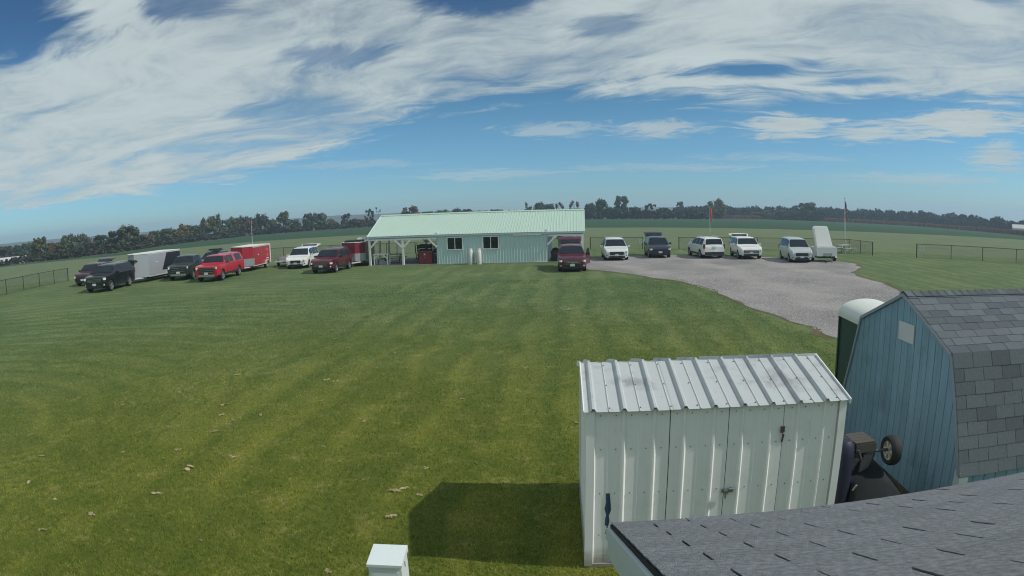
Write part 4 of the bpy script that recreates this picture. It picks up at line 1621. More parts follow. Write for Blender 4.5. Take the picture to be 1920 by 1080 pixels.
    p.b2((X(1) - .03, -.155, s['belt'] - .22), (X(1) - .004, .155, s['belt'] - .06))
    p.build('licence_plate', plate_m, r)
    rb = MB()
    rb.b2((X(1) - .03, -Wd * .43, s['clear'] + .02), (X(1) + .1, Wd * .43, s['clear'] + .26))
    rb.build('rear_bumper', black_m, r)
    # door handles
    for sg in (1, -1):
        for (a, b) in s['side'][:2]:
            h = MB()
            h.box((X(b - .025), sg * (wid(b) + .008), s['belt'] - .11), (.16, .03, .03))
            h.build('door_handle', pm, r)
    if dark_cladding:
        for sg in (1, -1):
            c = MB()
            c.b2((X(wx[1]) + R + .10, sg * wid(.5) - .02, s['clear'] + .0), (X(wx[0]) - R - .10, sg * wid(.5) + .012, s['clear'] + .15))
            c.build('sill_trim', black_m, r)
    if roof_rail:
        for sg in (1, -1):
            c = MB()
            t0, t1 = .46, .88
            pts = [(X(t), sg * (wtop(t) - .06), top(t) + (.055 if 0 < i < 5 else 0)) for i, t in enumerate(np.linspace(t0, t1, 6))]
            c.path(pts, .018, 6)
            c.build('roof_rail', chrome, r)
    if rack:
        c = MB()
        for t in (.48, .60, .72):
            c.bar((X(t), -wtop(t), top(t) + .06), (X(t), wtop(t), top(t) + .06), .05, .03)
        c.b2((X(.74), -.45, top(.6) + .08), (X(.46), .45, top(.6) + .20))
        c.build('roof_box', black_m, r)
    if hatch:
        ang, ln = hatch
        te = .94
        o = Vector((X(te), 0, top(te) + .02))
        d = Vector((-math.cos(rad(ang)), 0, math.sin(rad(ang))))
        nn = Vector((math.sin(rad(ang)), 0, math.cos(rad(ang))))
        V, F = [], []
        ks = 6
        for i in range(ks + 1):
            u = i / ks
            bend = -.22 * max(0, u - .45) ** 2 * ln * 2
            w = (Wd / 2) * (.72 + .16 * min(1, u * 1.6))
            for j, y in enumerate((-w, -w * .7, 0, w * .7, w)):
                cz = -.05 * (abs(y) / w) ** 2
                for tt in (0, -.06):
                    V.append(o + d * (u * ln) + nn * (bend + cz + tt) + Vector((0, y, 0)))
        for i in range(ks):
            for j in range(4):
                a = i * 10 + j * 2
                F += [(a, a + 2, a + 12, a + 10), (a + 1, a + 11, a + 13, a + 3)]
            for j in (0, 4):
                a = i * 10 + j * 2
                F.append((a, a + 10, a + 11, a + 1))
        for i in (0, ks):
            b = i * 10
            F.append((b, b + 2, b + 4, b + 6, b + 8, b + 9, b + 7, b + 5, b + 3, b + 1))
        g = MB()
        g.add(V, F)
        lg = fix_normals(g.build('liftgate', pm, r, True, 40))
        w = MB()
        W0 = Wd / 2 * .66
        P = [o + d * (u * ln) + nn * .012 + Vector((0, y * (W0 + .1 * u), 0)) for u in (.10, .46) for y in (-1, 1)]
        w.add(P, [(0, 1, 3, 2)])
        w.build('rear_window', auto_glass, lg)
        for sg in (1, -1):
            st = MB()
            st.tube(o + Vector((-.05, sg * Wd * .40, -.35)), o + d * (ln * .42) + Vector((0, sg * Wd * .40, -.07)), .014, 6)
            st.build('gas_strut', black_m, lg)
        op = MB()
        tt = .985
        op.add([(X(.947) - .03, -wtop(.94) + .07, top(.947) - .03), (X(.947) - .03, wtop(.94) - .07, top(.947) - .03), (X(1) - .02, Wd * .40, s['belt'] - .32), (X(1) - .02, -Wd * .40, s['belt'] - .32)], [(0, 1, 2, 3)])
        op.build('dark_cargo_panel', mat('dark_gap'), r)  # dark sheet stands in for the shaded cargo space; body behind is closed
    if open_door:
        # front left door swung out on its hinge
        dd = empty('open_door', (X(.285), Wd / 2 - .02, 0), rad(-20))
        dd.parent = r
        q = MB()
        q.prism([(0, .42), (-.95, .42), (-1.02, 1.06), (0, 1.06)], (0, 0, 0), (1, 0, 0), (0, 0, 1), (0, 1, 0), -.05, .05)
        q.build('panel', pm, dd)
        q = MB()
        q.prism([(-.12, 1.06), (-1.02, 1.06), (-.85, 1.5), (-.45, 1.48)], (0, 0, 0), (1, 0, 0), (0, 0, 1), (0, 1, 0), -.012, .012)
        q.build('side_window', auto_glass, dd)
        q = MB()
        q.box((-.14, .16, 1.14), (.12, .22, .16))
        q.build('mirror', pm, dd)
    return r


GR = 'vehicles parked in rows'
P_black = paint('black', (.010, .012, .016))
P_dkblue = paint('dark_blue', (.020, .030, .045))
P_dkgreen = paint('dark_green', (.026, .036, .036))
P_red = paint('red', (.42, .012, .030), .1)
P_maroon = paint('maroon', (.105, .010, .022), .3)
P_wine = paint('wine', (.10, .012, .028), .3)
P_white = paint('white', (.72, .73, .70), 0.)
P_pearl = paint('pearl', (.66, .69, .68), .05)
P_silver = paint('silver', (.50, .54, .54), .25)
P_blackred = paint('black_cherry', (.05, .010, .018), .3)

vehicle('parked_suv', dict(SUV, L=4.6, W=1.85, H=1.66), P_blackred, (-35.3, 45.6), -80, 'dark small car with raised tailgate half hidden behind the black SUV', 'car', GR, hatch=(24, 1.1))
vehicle('parked_suv', FULL, P_black, (-29.9, 40.7), -82, 'large black SUV parked leftmost in front of the silver trailer', 'SUV', GR, hatch=(4, 1.0), grille='wide', roof_rail=True)
vehicle('pickup_truck', TRUCK, P_dkgreen, (-26.5, 47.6), -80, 'dark grey pickup truck parked beside the red pickup', 'pickup truck', GR, grille='truck')
vehicle('parked_suv', dict(SUV, L=4.8), P_dkblue, (-27.6, 54.6), -84, 'dark SUV with loaded roof almost hidden behind the red pickup', 'SUV', GR, rack=True)
vehicle('pickup_truck', CAPPED, P_red, (-22.6, 45.7), -86, 'bright red pickup truck with matching red bed cap', 'pickup truck', GR, grille='truck')
vehicle('minivan', VAN, P_white, (-18.45, 54.2), -87, 'white minivan with its tailgate raised left of the clubhouse', 'minivan', GR, grille='small', hatch=(16, 1.15), dark_cladding=False)
vehicle('parked_suv', dict(SUV, top=[(a, b * 1.03) for a, b in SUV['top']], belt=1.1, clear=.34), P_maroon, (-14.15, 48.7), -95, 'maroon SUV parked just left of the clubhouse corner post', 'SUV', GR, grille='wide', roof_rail=True)
vehicle('parked_suv', dict(SUV, L=4.7, W=1.9, H=1.68, clear=.26), P_wine, (4.22, 44.2), -94, 'dark red SUV with raised tailgate and open door before the clubhouse', 'SUV', GR, grille='wide', hatch=(36, 1.05), open_door=True, chrome_bar=True)
vehicle('minivan', VAN, P_pearl, (8.66, 52.6), -95, 'white minivan facing the camera at the left of the gravel lot', 'minivan', GR, grille='dark', dark_cladding=False, roof_rail=True)
vehicle('parked_suv', dict(SUV, L=4.7, W=1.88), P_dkblue, (12.64, 53.9), -96, 'dark blue SUV with raised tailgate on the gravel lot', 'SUV', GR, grille='dark', hatch=(30, 1.05))
vehicle('parked_suv', dict(SUV, L=4.98, W=1.97, belt=1.08), P_white, (16.6, 52.5), 91, 'white SUV showing its back to the camera on the gravel', 'SUV', GR, roof_rail=True)
vehicle('parked_suv', dict(SUV, L=5.0, W=2.0, clear=.33), P_white, (19.75, 51.0), -99, 'white SUV with its tailgate raised facing the camera', 'SUV', GR, hatch=(20, 1.1), grille='wide')
vehicle('passenger_van', CONN, P_silver, (22.65, 47.1), -102, 'silver compact van parked next to the tilted white trailer', 'van', GR, grille='dark', dark_cladding=False)


# ---------------------------------------------------------------- enclosed trailers
def trailer(name, loc, hd, L, Wd, H, pm, label, wheel_t=(.60, .73), vnose=.55, rear_black=False, guard=True, white_rear=False, marks=False, roof_stuff=False, floor=.42):
    r = empty(name, (loc[0], loc[1], 0), rad(hd), label, 'trailer', 'enclosed trailers on the grass')
    x0, x1 = -L / 2, L / 2 - vnose
    ol = [(x0, -Wd / 2), (x1, -Wd / 2), (L / 2, -Wd * .12), (L / 2, Wd * .12), (x1, Wd / 2), (x0, Wd / 2)]
    b = MB()
    b.prism(ol, (0, 0, 0), (1, 0, 0), (0, 1, 0), (0, 0, 1), floor, H)
    b.build('box_body', pm, r)
    # seams between the side sheets
    sm = MB()
    n = max(3, int(L / 1.2))
    for i in range(1, n):
        x = x0 + (x1 - x0) * i / n
        for sg in (1, -1):
            sm.b2((x - .008, sg * Wd / 2 - .003, floor + .05), (x + .008, sg * Wd / 2 + .003, H - .05))
    tag(sm.build('panel_seam', mat('seam_grey', (.25, .25, .25), .5), r), kind='stuff')
    cap = MB()
    cap.prism([(x * 1.012, y * 1.02) for x, y in ol], (0, 0, 0), (1, 0, 0), (0, 1, 0), (0, 0, 1), H, H + .05)
    cap.build('roof_cap', mat('trailer_roof', (.66, .66, .62), .5), r)
    for z in (floor - .02, H - .09):
        for sg in (1, -1):
            t = MB()
            t.b2((x0 - .01, sg * Wd / 2 - .012, z), (x1, sg * Wd / 2 + .012, z + .07))
            t.build('edge_trim', mat('trailer_trim', (.58, .58, .56), .4, metal=.3), r)
    if guard:
        gm = mat('stone_guard', (.42, .43, .44), .35, metal=.6, bump=.4, bscale=60.)
        g = MB()
        z0, z1 = floor + .05, floor + .68
        q = [(x1 - .35, -Wd / 2 - .008), (x1, -Wd / 2 - .008), (L / 2 + .008, -Wd * .12), (L / 2 + .008, Wd * .12), (x1, Wd / 2 + .008), (x1 - .35, Wd / 2 + .008)]
        P = [(x, y, z) for z in (z0, z1) for x, y in q]
        g.add(P, [(i, i + 1, i + 7, i + 6) for i in range(5)])
        g.build('stone_guard', gm, r)
    if rear_black:
        for sg in (1, -1):
            k = MB()
            y = sg * Wd / 2
            k.prism([(x0, floor + .35), (x0 + 3.0, floor + .35), (x0 + 2.2, H - .10), (x0, H - .10)], (0, y, 0), (1, 0, 0), (0, 0, 1), (0, sg, 0), .001, .008)
            k.build('black_panel', mat('trailer_black', (.014, .017, .024), .4), r)
    k = MB()
    k.b2((x0 - .03, -Wd / 2 + .06, floor + .05), (x0 - .003, Wd / 2 - .06, H - .1))
    k.build('ramp_door', pm, r)
    if white_rear:
        for sg in (1, -1):
            k = MB()
            k.b2((x0 - .05, sg * (Wd / 2 - .03) - .06, floor), (x0 + .12, sg * (Wd / 2 - .03) + .06, H))
            k.build('rear_post', mat('trailer_white', (.66, .67, .63), .5), r)
    # side door
    dm = MB()
    dm.b2((x1 - 1.15, Wd / 2 - .002, floor + .1), (x1 - .42, Wd / 2 + .014, H - .12))
    d = dm.build('side_door', pm, r)
    hd_ = MB()
    hd_.box((x1 - 1.25, Wd / 2 + .025, H - .75), (.22, .03, .08))
    hd_.build('handle', plate_m, d)
    for sg in (1, -1):
        xs = [x0 + L * (1 - w) for w in wheel_t]
        for x in xs:
            add_wheel(r, (x, sg * (Wd / 2 - .08), .33), .33, .20, None, 6)
        f = MB()
        a, b_ = min(xs) - .46, max(xs) + .46
        f.prism([(a, .38), (a + .12, .66), (a + .25, .75), (b_ - .25, .75), (b_ - .12, .66), (b_, .38), (b_ - .06, .38), (b_ - .26, .70), (a + .26, .70), (a + .06, .38)], (0, sg * Wd / 2, 0), (1, 0, 0), (0, 0, 1), (0, sg, 0), .0, .18)
        f.build('fender', mat('trailer_trim'), r)
        tl = MB()
        tl.b2((x0 - .03, sg * (Wd / 2 - .2) - .08, floor + .02), (x0 - .012, sg * (Wd / 2 - .2) + .08, floor + .12))
        tl.build('tail_light', red_lens, r)
    tg_ = MB()
    for sg in (1, -1):
        tg_.bar((x1, sg * Wd * .38, floor - .05), (L / 2 + .75, 0, floor - .05), .07, .10)
    tg_.build('tongue', mat('tongue_pale', (.5, .5, .48), .5), r)
    j = MB()
    j.tube((L / 2 + .5, .1, .05), (L / 2 + .5, .1, .75), .03, 8)
    j.tube((L / 2 + .5, .1, 0), (L / 2 + .5, .1, .05), .09, 10)
    j.build('jack', steel_m, r)
    fl = MB()
    fl.b2((x0 + .05, -Wd / 2 + .3, .25), (x1 - .05, Wd / 2 - .3, floor))
    fl.build('chassis', black_m, r)
    if marks:
        ym = mat('sign_yellow', (.62, .36, .06), .6)
        for i, (z, w) in enumerate(((H - .45, .62), (H - .53, .4), (H - .92, .5), (H - 1.0, .34))):
            q = MB()
            x = x0 + .55
            for k in range(int(w / .085)):
                q.b2((x + k * .085, Wd / 2 + .001, z), (x + k * .085 + .06, Wd / 2 + .004, z + .055))
            tag(q.build('lettering', ym, r), kind='stuff')
        q = MB()
        q.b2((x0 + .45, Wd / 2 + .001, floor + .42), (x0 + 1.05, Wd / 2 + .004, floor + .5))
        q.build('lettering', mat('sign_white', (.65, .6, .58), .6), r)
    if roof_stuff:
        q = MB()
        q.b2((L / 2 - 1.9, -.7, H + .05), (L / 2 - .3, .7, H + .2))
        q.build('roof_bag', black_m, r)
        q = MB()
        q.b2((x0 + .4, -.3, H + .05), (x0 + 1.3, .4, H + .26))
        q.build('roof_vent', mat('trailer_roof'), r)
    return r


trailer('enclosed_trailer', (-29.85, 46.95), -92, 6.0, 2.1, 2.25, mat('trailer_silver', (.36, .385, .41), .35, metal=.25, var=.05), 'silver grey enclosed trailer with a slanted black rear panel', rear_black=True, guard=False, vnose=.9, wheel_t=(.70,))
trailer('enclosed_trailer', (-23.1, 52.95), -88, 5.0, 2.1, 2.1, mat('trailer_red', (.33, .014, .030), .4, coat=.4, var=.05), 'bright red enclosed trailer with yellow lettering behind the red pickup', white_rear=True, marks=True, wheel_t=(.78,))
trailer('enclosed_trailer', (-13.3, 54.2), -88, 5.0, 2.0, 2.0, mat('trailer_dark_red', (.16, .012, .028), .45, coat=.3, var=.05), 'dark red enclosed trailer close behind the maroon SUV', roof_stuff=True, wheel_t=(.68,))

# low flat trailer with odds and ends
e = empty('flat_trailer', (-20.6, 55.9, 0), rad(-84), 'low pale utility trailer loaded with odds and ends beside the white minivan', 'trailer')
b = MB(); b.b2((-1.6, -.8, .45), (1.6, .8, .53)); b.build('deck', mat('pale_deck', (.48, .50, .52), .6), e)
b = MB()
for y in (-.78, .78):
    b.bar((-1.6, y, .85), (1.6, y, .85), .04, .04)
    for x in (-1.58, -.5, .5, 1.58): b.bar((x, y, .53), (x, y, .85), .04, .04)
b.bar((1.6, .5, .45), (2.6, 0, .45), .06, .08); b.bar((1.6, -.5, .45), (2.6, 0, .45), .06, .08)
b.build('rail_frame', steel_m, e)
for s in (-1, 1): add_wheel(e, (-.2, s * .92, .3), .3, .18, None, 6)
b = MB(); b.b2((-.9, -.45, .535), (-.3, .1, .95)); tag(b.build('load_box', mat('load_red', (.4, .12, .1), .7), None, loc=(-20.6, 55.9, 0), rot=(0, 0, rad(-84))), 'reddish box on the low utility trailer', 'box')
b = MB(); b.b2((.2, -.5, .535), (1.1, .3, .85)); tag(b.build('load_box', mat('load_grey', (.3, .31, .33), .7), None, loc=(-20.6, 55.9, 0), rot=(0, 0, rad(-84))), 'grey box on the low utility trailer', 'box')

# white tilted-lid trailer at the lot's right end
def tilt_trailer():
    r = empty('tilted_trailer', (24.75, 45.9, 0), rad(-100), 'white box trailer with its lid tipped up steeply', 'trailer')
    wm = mat('fibreglass_white', (.74, .76, .72), .4, var=.04)
    b = MB(); b.b2((-1.0, -.86, .45), (.75, .86, 1.12)); b.build('tub', wm, r)
    # lid: a rounded slab standing on its rear edge, leaning back
    pts = []
    for cx, cy, a0 in ((.50, .84 - .14, 0), (-.50, .84 - .14, 90), (-.60, -.86, 180), (.60, -.86, 270)):
        rr = .14
        for k in range(5):
            a = rad(a0 + 22.5 * k)
            pts.append((cx + rr * math.cos(a), cy + rr * math.sin(a)))
    U, Vv = Vector((0, 1, 0)), Vector((-math.sin(rad(16)), -.13, math.cos(rad(20)))).normalized()
    N = U.cross(Vv).normalized()
    o = Vector((-.25, -.12, 1.98))
    l = MB(); l.prism(pts, o, U, Vv, N, -.22, .0)
    lo = fix_normals(l.build('lid', wm, r, True, 35))
    l = MB(); l.prism([(x * .86, y * .88) for x, y in pts], o, U, Vv, N, .001, .05)
    fix_normals(l.build('lid_crown', wm, lo, True, 35))
    p = MB(); p.b2((-.2, -.8, 1.1), (.55, .8, 1.2)); p.build('rim_deck', mat('grey_tub', (.45, .46, .46), .6), r)
    for s in (-1, 1):
        add_wheel(r, (-.2, s * .95, .28), .28, .18, None, 6)
        f = MB(); f.prism([(-.6, .30), (-.5, .60), (.1, .60), (.2, .30), (.12, .30), (.04, .55), (-.44, .55), (-.52, .30)], (0, s * .86, 0), (1, 0, 0), (0, 0, 1), (0, s, 0), .0, .2); f.build('fender', wm, r)
    t = MB(); t.bar((.7, .3, .42), (1.9, 0, .42), .07, .1); t.bar((.7, -.3, .42), (1.9, 0, .42), .07, .1); t.build('tongue', black_m, r)
    j = MB(); j.tube((1.6, .1, 0), (1.6, .1, .75), .03, 8); j.build('jack', steel_m, r)
    q = MB(); q.b2((-.95, -.7, .3), (.7, .7, .45)); q.build('chassis', black_m, r)
    h = MB(); h.b2((.752, -.35, .5), (.78, .35, .7)); h.build('front_plate', mat('grey_tub'), r)


tilt_trailer()
b = MB(); b.b2((-.55, -.3, 0), (.55, .3, .32)); b.b2((-.57, -.32, .32), (.57, .32, .4))
tag(b.build('white_cooler', mat('cooler_white', (.66, .68, .68), .5), None, loc=(18.35, 54.3, .013), rot=(0, 0, .3)), 'low white cooler between the two white SUVs', 'cooler')
# ================================================================ fences
fence_m = mat('fence_dark_green', (.018, .026, .026), .5)
wire_m = mat('fence_wire', (.02, .028, .028), .6)


def fence(pts, label, h=1.2, step=.16):
    r = empty('chain_link_fence', (pts[0][0], pts[0][1], tz(*pts[0])), 0, label, 'fence', 'chain link fences')
    o = Vector((pts[0][0], pts[0][1], tz(*pts[0])))
    Z = lambda p: Vector((p[0], p[1], tz(*p))) - o
    # posts at most 3 m apart
    line = []
    for a, b in zip(pts, pts[1:]):
        n = max(1, round(math.dist(a, b) / 2.9))
        line += [(a[0] + (b[0] - a[0]) * k / n, a[1] + (b[1] - a[1]) * k / n) for k in range(n)]
    line.append(pts[-1])
    for i, p in enumerate(line):
        b = MB()
        rr = .045 if i in (0, len(line) - 1) else .03
        b.tube(Z(p), Z(p) + Vector((0, 0, h + .04)), rr, 8)
        b.build('post', fence_m, r)
    for a, b_ in zip(line, line[1:]):
        t = MB()
        t.tube(Z(a) + Vector((0, 0, h)), Z(b_) + Vector((0, 0, h)), .021, 6)
        t.build('top_rail', fence_m, r)
    w = MB()
    for a, b_ in zip(line, line[1:]):
        A, B = Z(a), Z(b_)
        L = (B - A).length
        d = (B - A) / L
        hh = h - .05
        k = -hh
        while k < L:
            for up in (True, False):
                s0, s1 = k, k + hh
                z0, z1 = (0, hh) if up else (hh, 0)
                if s0 < 0: z0 += (z1 - z0) * (-s0) / (s1 - s0); s0 = 0
                if s1 > L: z1 = z0 + (z1 - z0) * (L - s0) / (s1 - s0); s1 = L
                if s1 - s0 > .01:
                    w.tube(A + d * s0 + Vector((0, 0, z0 + .04)), A + d * s1 + Vector((0, 0, z1 + .04)), .0055, 3, caps=False)
            k += step
        w.tube(A + Vector((0, 0, .04)), B + Vector((0, 0, .04)), .004, 3)
    w.build('wire_mesh', wire_m, r)
    return r


fence([(-41.2, 48.9), (-41.0, 44.4), (-40.1, 39.05), (-39.0, 33.6)], 'dark chain link fence at the far left edge of the lawn')
fence([(-27.5, 66.0), (-19.3, 66.3), (-7.0, 66.2)], 'dark chain link fence running behind the white minivan and clubhouse left end')
fence([(-7.0, 66.25), (.5, 65.8), (7.0, 65.2)], 'dark chain link fence straight behind the clubhouse')
fence([(8.2, 65.1), (13.44, 63.75)], 'dark chain link fence section behind the white minivan on the gravel')
fence([(16.91, 62.28), (24.44, 59.67), (32.85, 55.62), (32.64, 50.85)], 'long dark chain link fence behind the white SUVs ending near the flagpole')
fence([(35.78, 48.04), (38.35, 46.04), (40.41, 43.88), (42.4, 41.4), (44.2, 38.5)], 'dark chain link fence at the right beyond the opening')


def sign(p, z, label, w=.42, h=.42):
    a = math.atan2(p[1], p[0]) - math.pi / 2
    e = empty('fence_sign', (p[0], p[1], z), a, label, 'sign', 'small white signs on the fences')
    b = MB(); b.b2((-w / 2, -.06, 0), (w / 2, -.05, h)); b.build('panel', mat('sign_panel', (.66, .68, .66), .6), e)
    b = MB()
    for k in range(3): b.b2((-w * .34, -.0615, h * (.25 + .22 * k)), (w * .34, -.0605, h * (.25 + .22 * k) + .035))
    b.build('print', mat('sign_print', (.30, .33, .33), .6), e)


sign((13.3, 63.8), .62, 'small white sign at the left side of the gate opening')
sign((18.2, 61.75), .62, 'small white sign at the right side of the gate opening')
sign((36.15, 47.7), .62, 'small white sign on the right hand fence end post')
b = MB(); b.tube((0, 0, 0), (0, 0, 1.0), .09, 10); b.lathe([(.09, 1.0), (.07, 1.04), (.01, 1.05)], 10)
tag(b.build('dark_bollard', fence_m, None, loc=(9.0, 60.5, 0)), 'short dark bollard standing before the fence left of the white minivan', 'bollard')
b = MB()
b.b2((-.55, -.02, .55), (.35, .02, 1.1))
tag(b.build('orange_banner', mat('banner_orange', (.36, .16, .08), .7, var=.2), None, loc=(3.6, 65.45, 0)), 'orange banner hung on the fence behind the clubhouse', 'banner')

# ================================================================ poles and windsock
def flagpole(x, y, h, label, flag, flag_label):
    z = tz(x, y)
    e = empty('flagpole', (x, y, z), 0, label, 'flagpole', 'flagpoles at the field edge')
    b = MB(); b.tube((0, 0, 0), (0, 0, h), .05, 10, .03); b.build('pole', mat('pole_white', (.6, .62, .64), .4), e)
    b = MB(); b.lathe([(.01, h), (.05, h + .03), (.06, h + .07), (.03, h + .12), (.005, h + .13)], 10); b.build('finial', chrome, e)
    # limp hanging flag in folds
    cols, fh, fw = flag
    f = empty('hanging_flag', (x, y, z), 0, flag_label, 'flag')
    N = 14
    for k, (c, za, zb) in enumerate(cols):
        m = MB()
        P = []
        for i in range(N + 1):
            t = i / N
            for zz in (za, zb):
                P.append((.04 + fw * t * (.6 + .4 * zz), .05 * math.sin(t * 14 + zz * 2), h - .1 - fh * zz - .35 * t * fh))
        m.add(P, [(2 * i, 2 * i + 1, 2 * i + 3, 2 * i + 2) for i in range(N)])
        m.build('stripe', mat('flag_' + c[0], c[1], .8), f)


FB, FR, FWt = ('blue', (.02, .03, .10)), ('red', (.35, .04, .05)), ('white', (.55, .55, .55))
flagpole(32.5, 55.9, 5.1, 'tall white flagpole beside the tilted trailer', ([(FB, 0, .35), (FR, .35, .48), (FWt, .48, .6), (FR, .6, .72), (FWt, .72, .84), (FR, .84, 1.)], 1.5, .26), 'limp striped flag hanging from the right hand flagpole')
flagpole(-54.7, 127.0, 4.9, 'thin white flagpole far out before the left tree line', ([(FR, 0, .5), (FB, .5, 1.)], .8, .5), 'small limp flag on the far left flagpole')

wx, wy = pol(18.0, 104)
e = empty('windsock', (wx, wy, tz(wx, wy)), 0, 'drooping orange windsock on a pole in the mown field', 'windsock')
b = MB(); b.tube((0, 0, 0), (0, 0, 4.35), .04, 8); b.build('pole', mat('pole_white'), e)
b = MB()
segs = [((.10, 0, 4.2), .17), ((.20, 0, 3.7), .16), ((.27, 0, 3.1), .14), ((.30, 0, 2.5), .11), ((.31, 0, 2.1), .09)]
for (a, ra), (c, rc) in zip(segs, segs[1:]): b.tube(a, c, ra, 10, rc, caps=False)
b.build('sock', mat('sock_orange', (.62, .10, .06), .7, var=.15), e, True)
b = MB(); b.lathe([(.17, 0), (.17, .04)], 14, Matrix.Translation((.10, 0, 4.18)), caps=False); b.build('hoop', steel_m, e)

picnic('picnic_table', (31.4, 54.3, 0), rad(25), mat('grey_wood', (.34, .35, .33), .8, var=.15), 'weathered grey picnic table at the foot of the right flagpole')


# ================================================================ person out on the field
def person(x, y, rz, label):
    e = empty('person', (x, y, tz(x, y)), rz, label, 'person')
    J = {'pelvis': (0, 0, .95), 'waist': (0, 0, 1.1), 'chest': (0, 0, 1.35), 'neck': (0, .01, 1.50), 'chin': (0, -.01, 1.56), 'head': (0, -.02, 1.68), 'crown': (0, 0, 1.76)}
    rad_ = {'pelvis': .15, 'waist': .14, 'chest': .17, 'neck': .06, 'chin': .07, 'head': .095, 'crown': .06}
    E = [('pelvis', 'waist'), ('waist', 'chest'), ('chest', 'neck'), ('neck', 'chin'), ('chin', 'head'), ('head', 'crown')]
    for s, n in ((-1, 'l'), (1, 'r')):
        for k, p, q in (('hip', (s * .1, 0, .88), .115), ('knee', (s * .12, -.02, .48), .075), ('ankle', (s * .13, 0, .08), .05), ('toe', (s * .14, -.16, .04), .04),
                        ('sho', (s * .2, 0, 1.43), .075), ('elb', (s * .27, .02, 1.14), .055), ('wri', (s * .26, -.12, .94), .04), ('fin', (s * .25, -.17, .86), .03)):
            J[n + k] = p; rad_[n + k] = q
        E += [('pelvis', n + 'hip'), (n + 'hip', n + 'knee'), (n + 'knee', n + 'ankle'), (n + 'ankle', n + 'toe'), ('chest', n + 'sho'), (n + 'sho', n + 'elb'), (n + 'elb', n + 'wri'), (n + 'wri', n + 'fin')]
    ks = list(J)
    me = bpy.data.meshes.new('body')
    me.from_pydata([J[k] for k in ks], [(ks.index(a), ks.index(b)) for a, b in E], [])
    m = bpy.data.materials.new('person_clothes')
    m.use_nodes = True
    g = NT(m.node_tree)
    z = g.sep(g.n('ShaderNodeTexCoord').outputs['Object'])[2]
    c = g.mix(g.ss(z, .93, .95), (.03, .09, .10), (.015, .03, .06))
    c = g.mix(g.ss(z, 1.50, 1.52), c, (.45, .27, .2))
    c = g.mix(g.ss(z, 1.70, 1.72), c, (.05, .04, .03))
    g.l(c, m.node_tree.nodes['Principled BSDF'].inputs['Base Color'])
    m.node_tree.nodes['Principled BSDF'].inputs['Roughness'].default_value = .8
    me.materials.append(m)
    o = link('body', me, e)
    md = o.modifiers.new('skin', 'SKIN')
    for i, k in enumerate(ks): me.skin_vertices[0].data[i].radius = (rad_[k], rad_[k] * (.75 if k in ('chest', 'waist', 'pelvis') else 1))
    me.skin_vertices[0].data[0].use_root = True
    o.modifiers.new('sub', 'SUBSURF').levels = 2
    o.modifiers['sub'].render_levels = 2
    md.use_smooth_shade = True


person(5.3, 68.0, rad(10), 'person in dark jacket and teal trousers standing beyond the fence behind the dark red SUV')


# ================================================================ trees
def crown_mesh(seed, m, shape, n=700, leaf=.055):
    """leaf faces in clumps through a unit-height crown (z .12..1, width ~1)"""
    rng = np.random.default_rng(seed)
    V, T = [], []
    nb = {'bushy': 44, 'sparse': 22, 'upright': 34}[shape]
    cs, rs = [], []
    for i in range(nb):
        a = rng.uniform(0, 2 * math.pi)
        z = rng.uniform(.16, .88) if shape != 'sparse' else rng.uniform(.3, .9)
        prof = {'bushy': math.sin(math.pi * min(1, max(.05, (z * .88 + .10)))) ** .55, 'sparse': .3 + .6 * math.sin(math.pi * z), 'upright': math.sin(math.pi * (z * .8 + .18)) ** .8 * .85}[shape]
        r = .40 * prof * rng.uniform(.25, 1.0) ** .5
        cs.append((r * math.cos(a), r * math.sin(a), z))
        rs.append({'bushy': rng.uniform(.07, .15), 'sparse': rng.uniform(.05, .10), 'upright': rng.uniform(.06, .12)}[shape])
    cs = np.array(cs)
    rs = np.array(rs)
    idx = rng.choice(nb, n, p=rs ** 2 / (rs ** 2).sum())
    d = rng.normal(size=(n, 3))
    d /= np.linalg.norm(d, axis=1)[:, None]
    c = cs[idx] + d * (rs[idx] * rng.uniform(.2, 1.25, n))[:, None]
    a = rng.normal(size=(n, 3)); a /= np.linalg.norm(a, axis=1)[:, None]
    # leaf clumps lie roughly tangent to their bough
    a = a - (a * d).sum(1)[:, None] * d * .6
    a /= np.linalg.norm(a, axis=1)[:, None]
    b = np.cross(d + rng.normal(size=(n, 3)) * .35, a); b /= np.linalg.norm(b, axis=1)[:, None]
    s = leaf * rng.uniform(.55, 1.35, n)[:, None]
    Q = np.stack([c - a * s - b * s * .6, c + a * s - b * s * .75, c + a * s * .9 + b * s * .8, c - a * s * .8 + b * s * .6], 1)
    F = np.arange(4 * n).reshape(n, 4)
    tint = np.clip(rng.normal(.5, .25, n) + (rs[idx] - .12) * 1.5, 0, 1)
    return raw_mesh('crown', Q.reshape(-1, 3), F, m, np.repeat(tint, 4)), cs


def trunk_mesh(cs, seed, m):
    rnd = random.Random(seed)
    b = MB()
    b.tube((0, 0, -.02), (.01, 0, .22), .028, 8, .022, caps=False)
    b.tube((.01, 0, .22), (0, .01, .55), .022, 7, .012, caps=False)
    b.tube((0, .01, .55), (0, 0, .8), .012, 6, .004, caps=False)
    for c in cs[:12]:
        z0 = max(.1, c[2] - .25) * .8
        b.tube((0, 0, z0), tuple(c), .010, 5, .003, caps=False)
    return b.mesh('trunk', m, True)


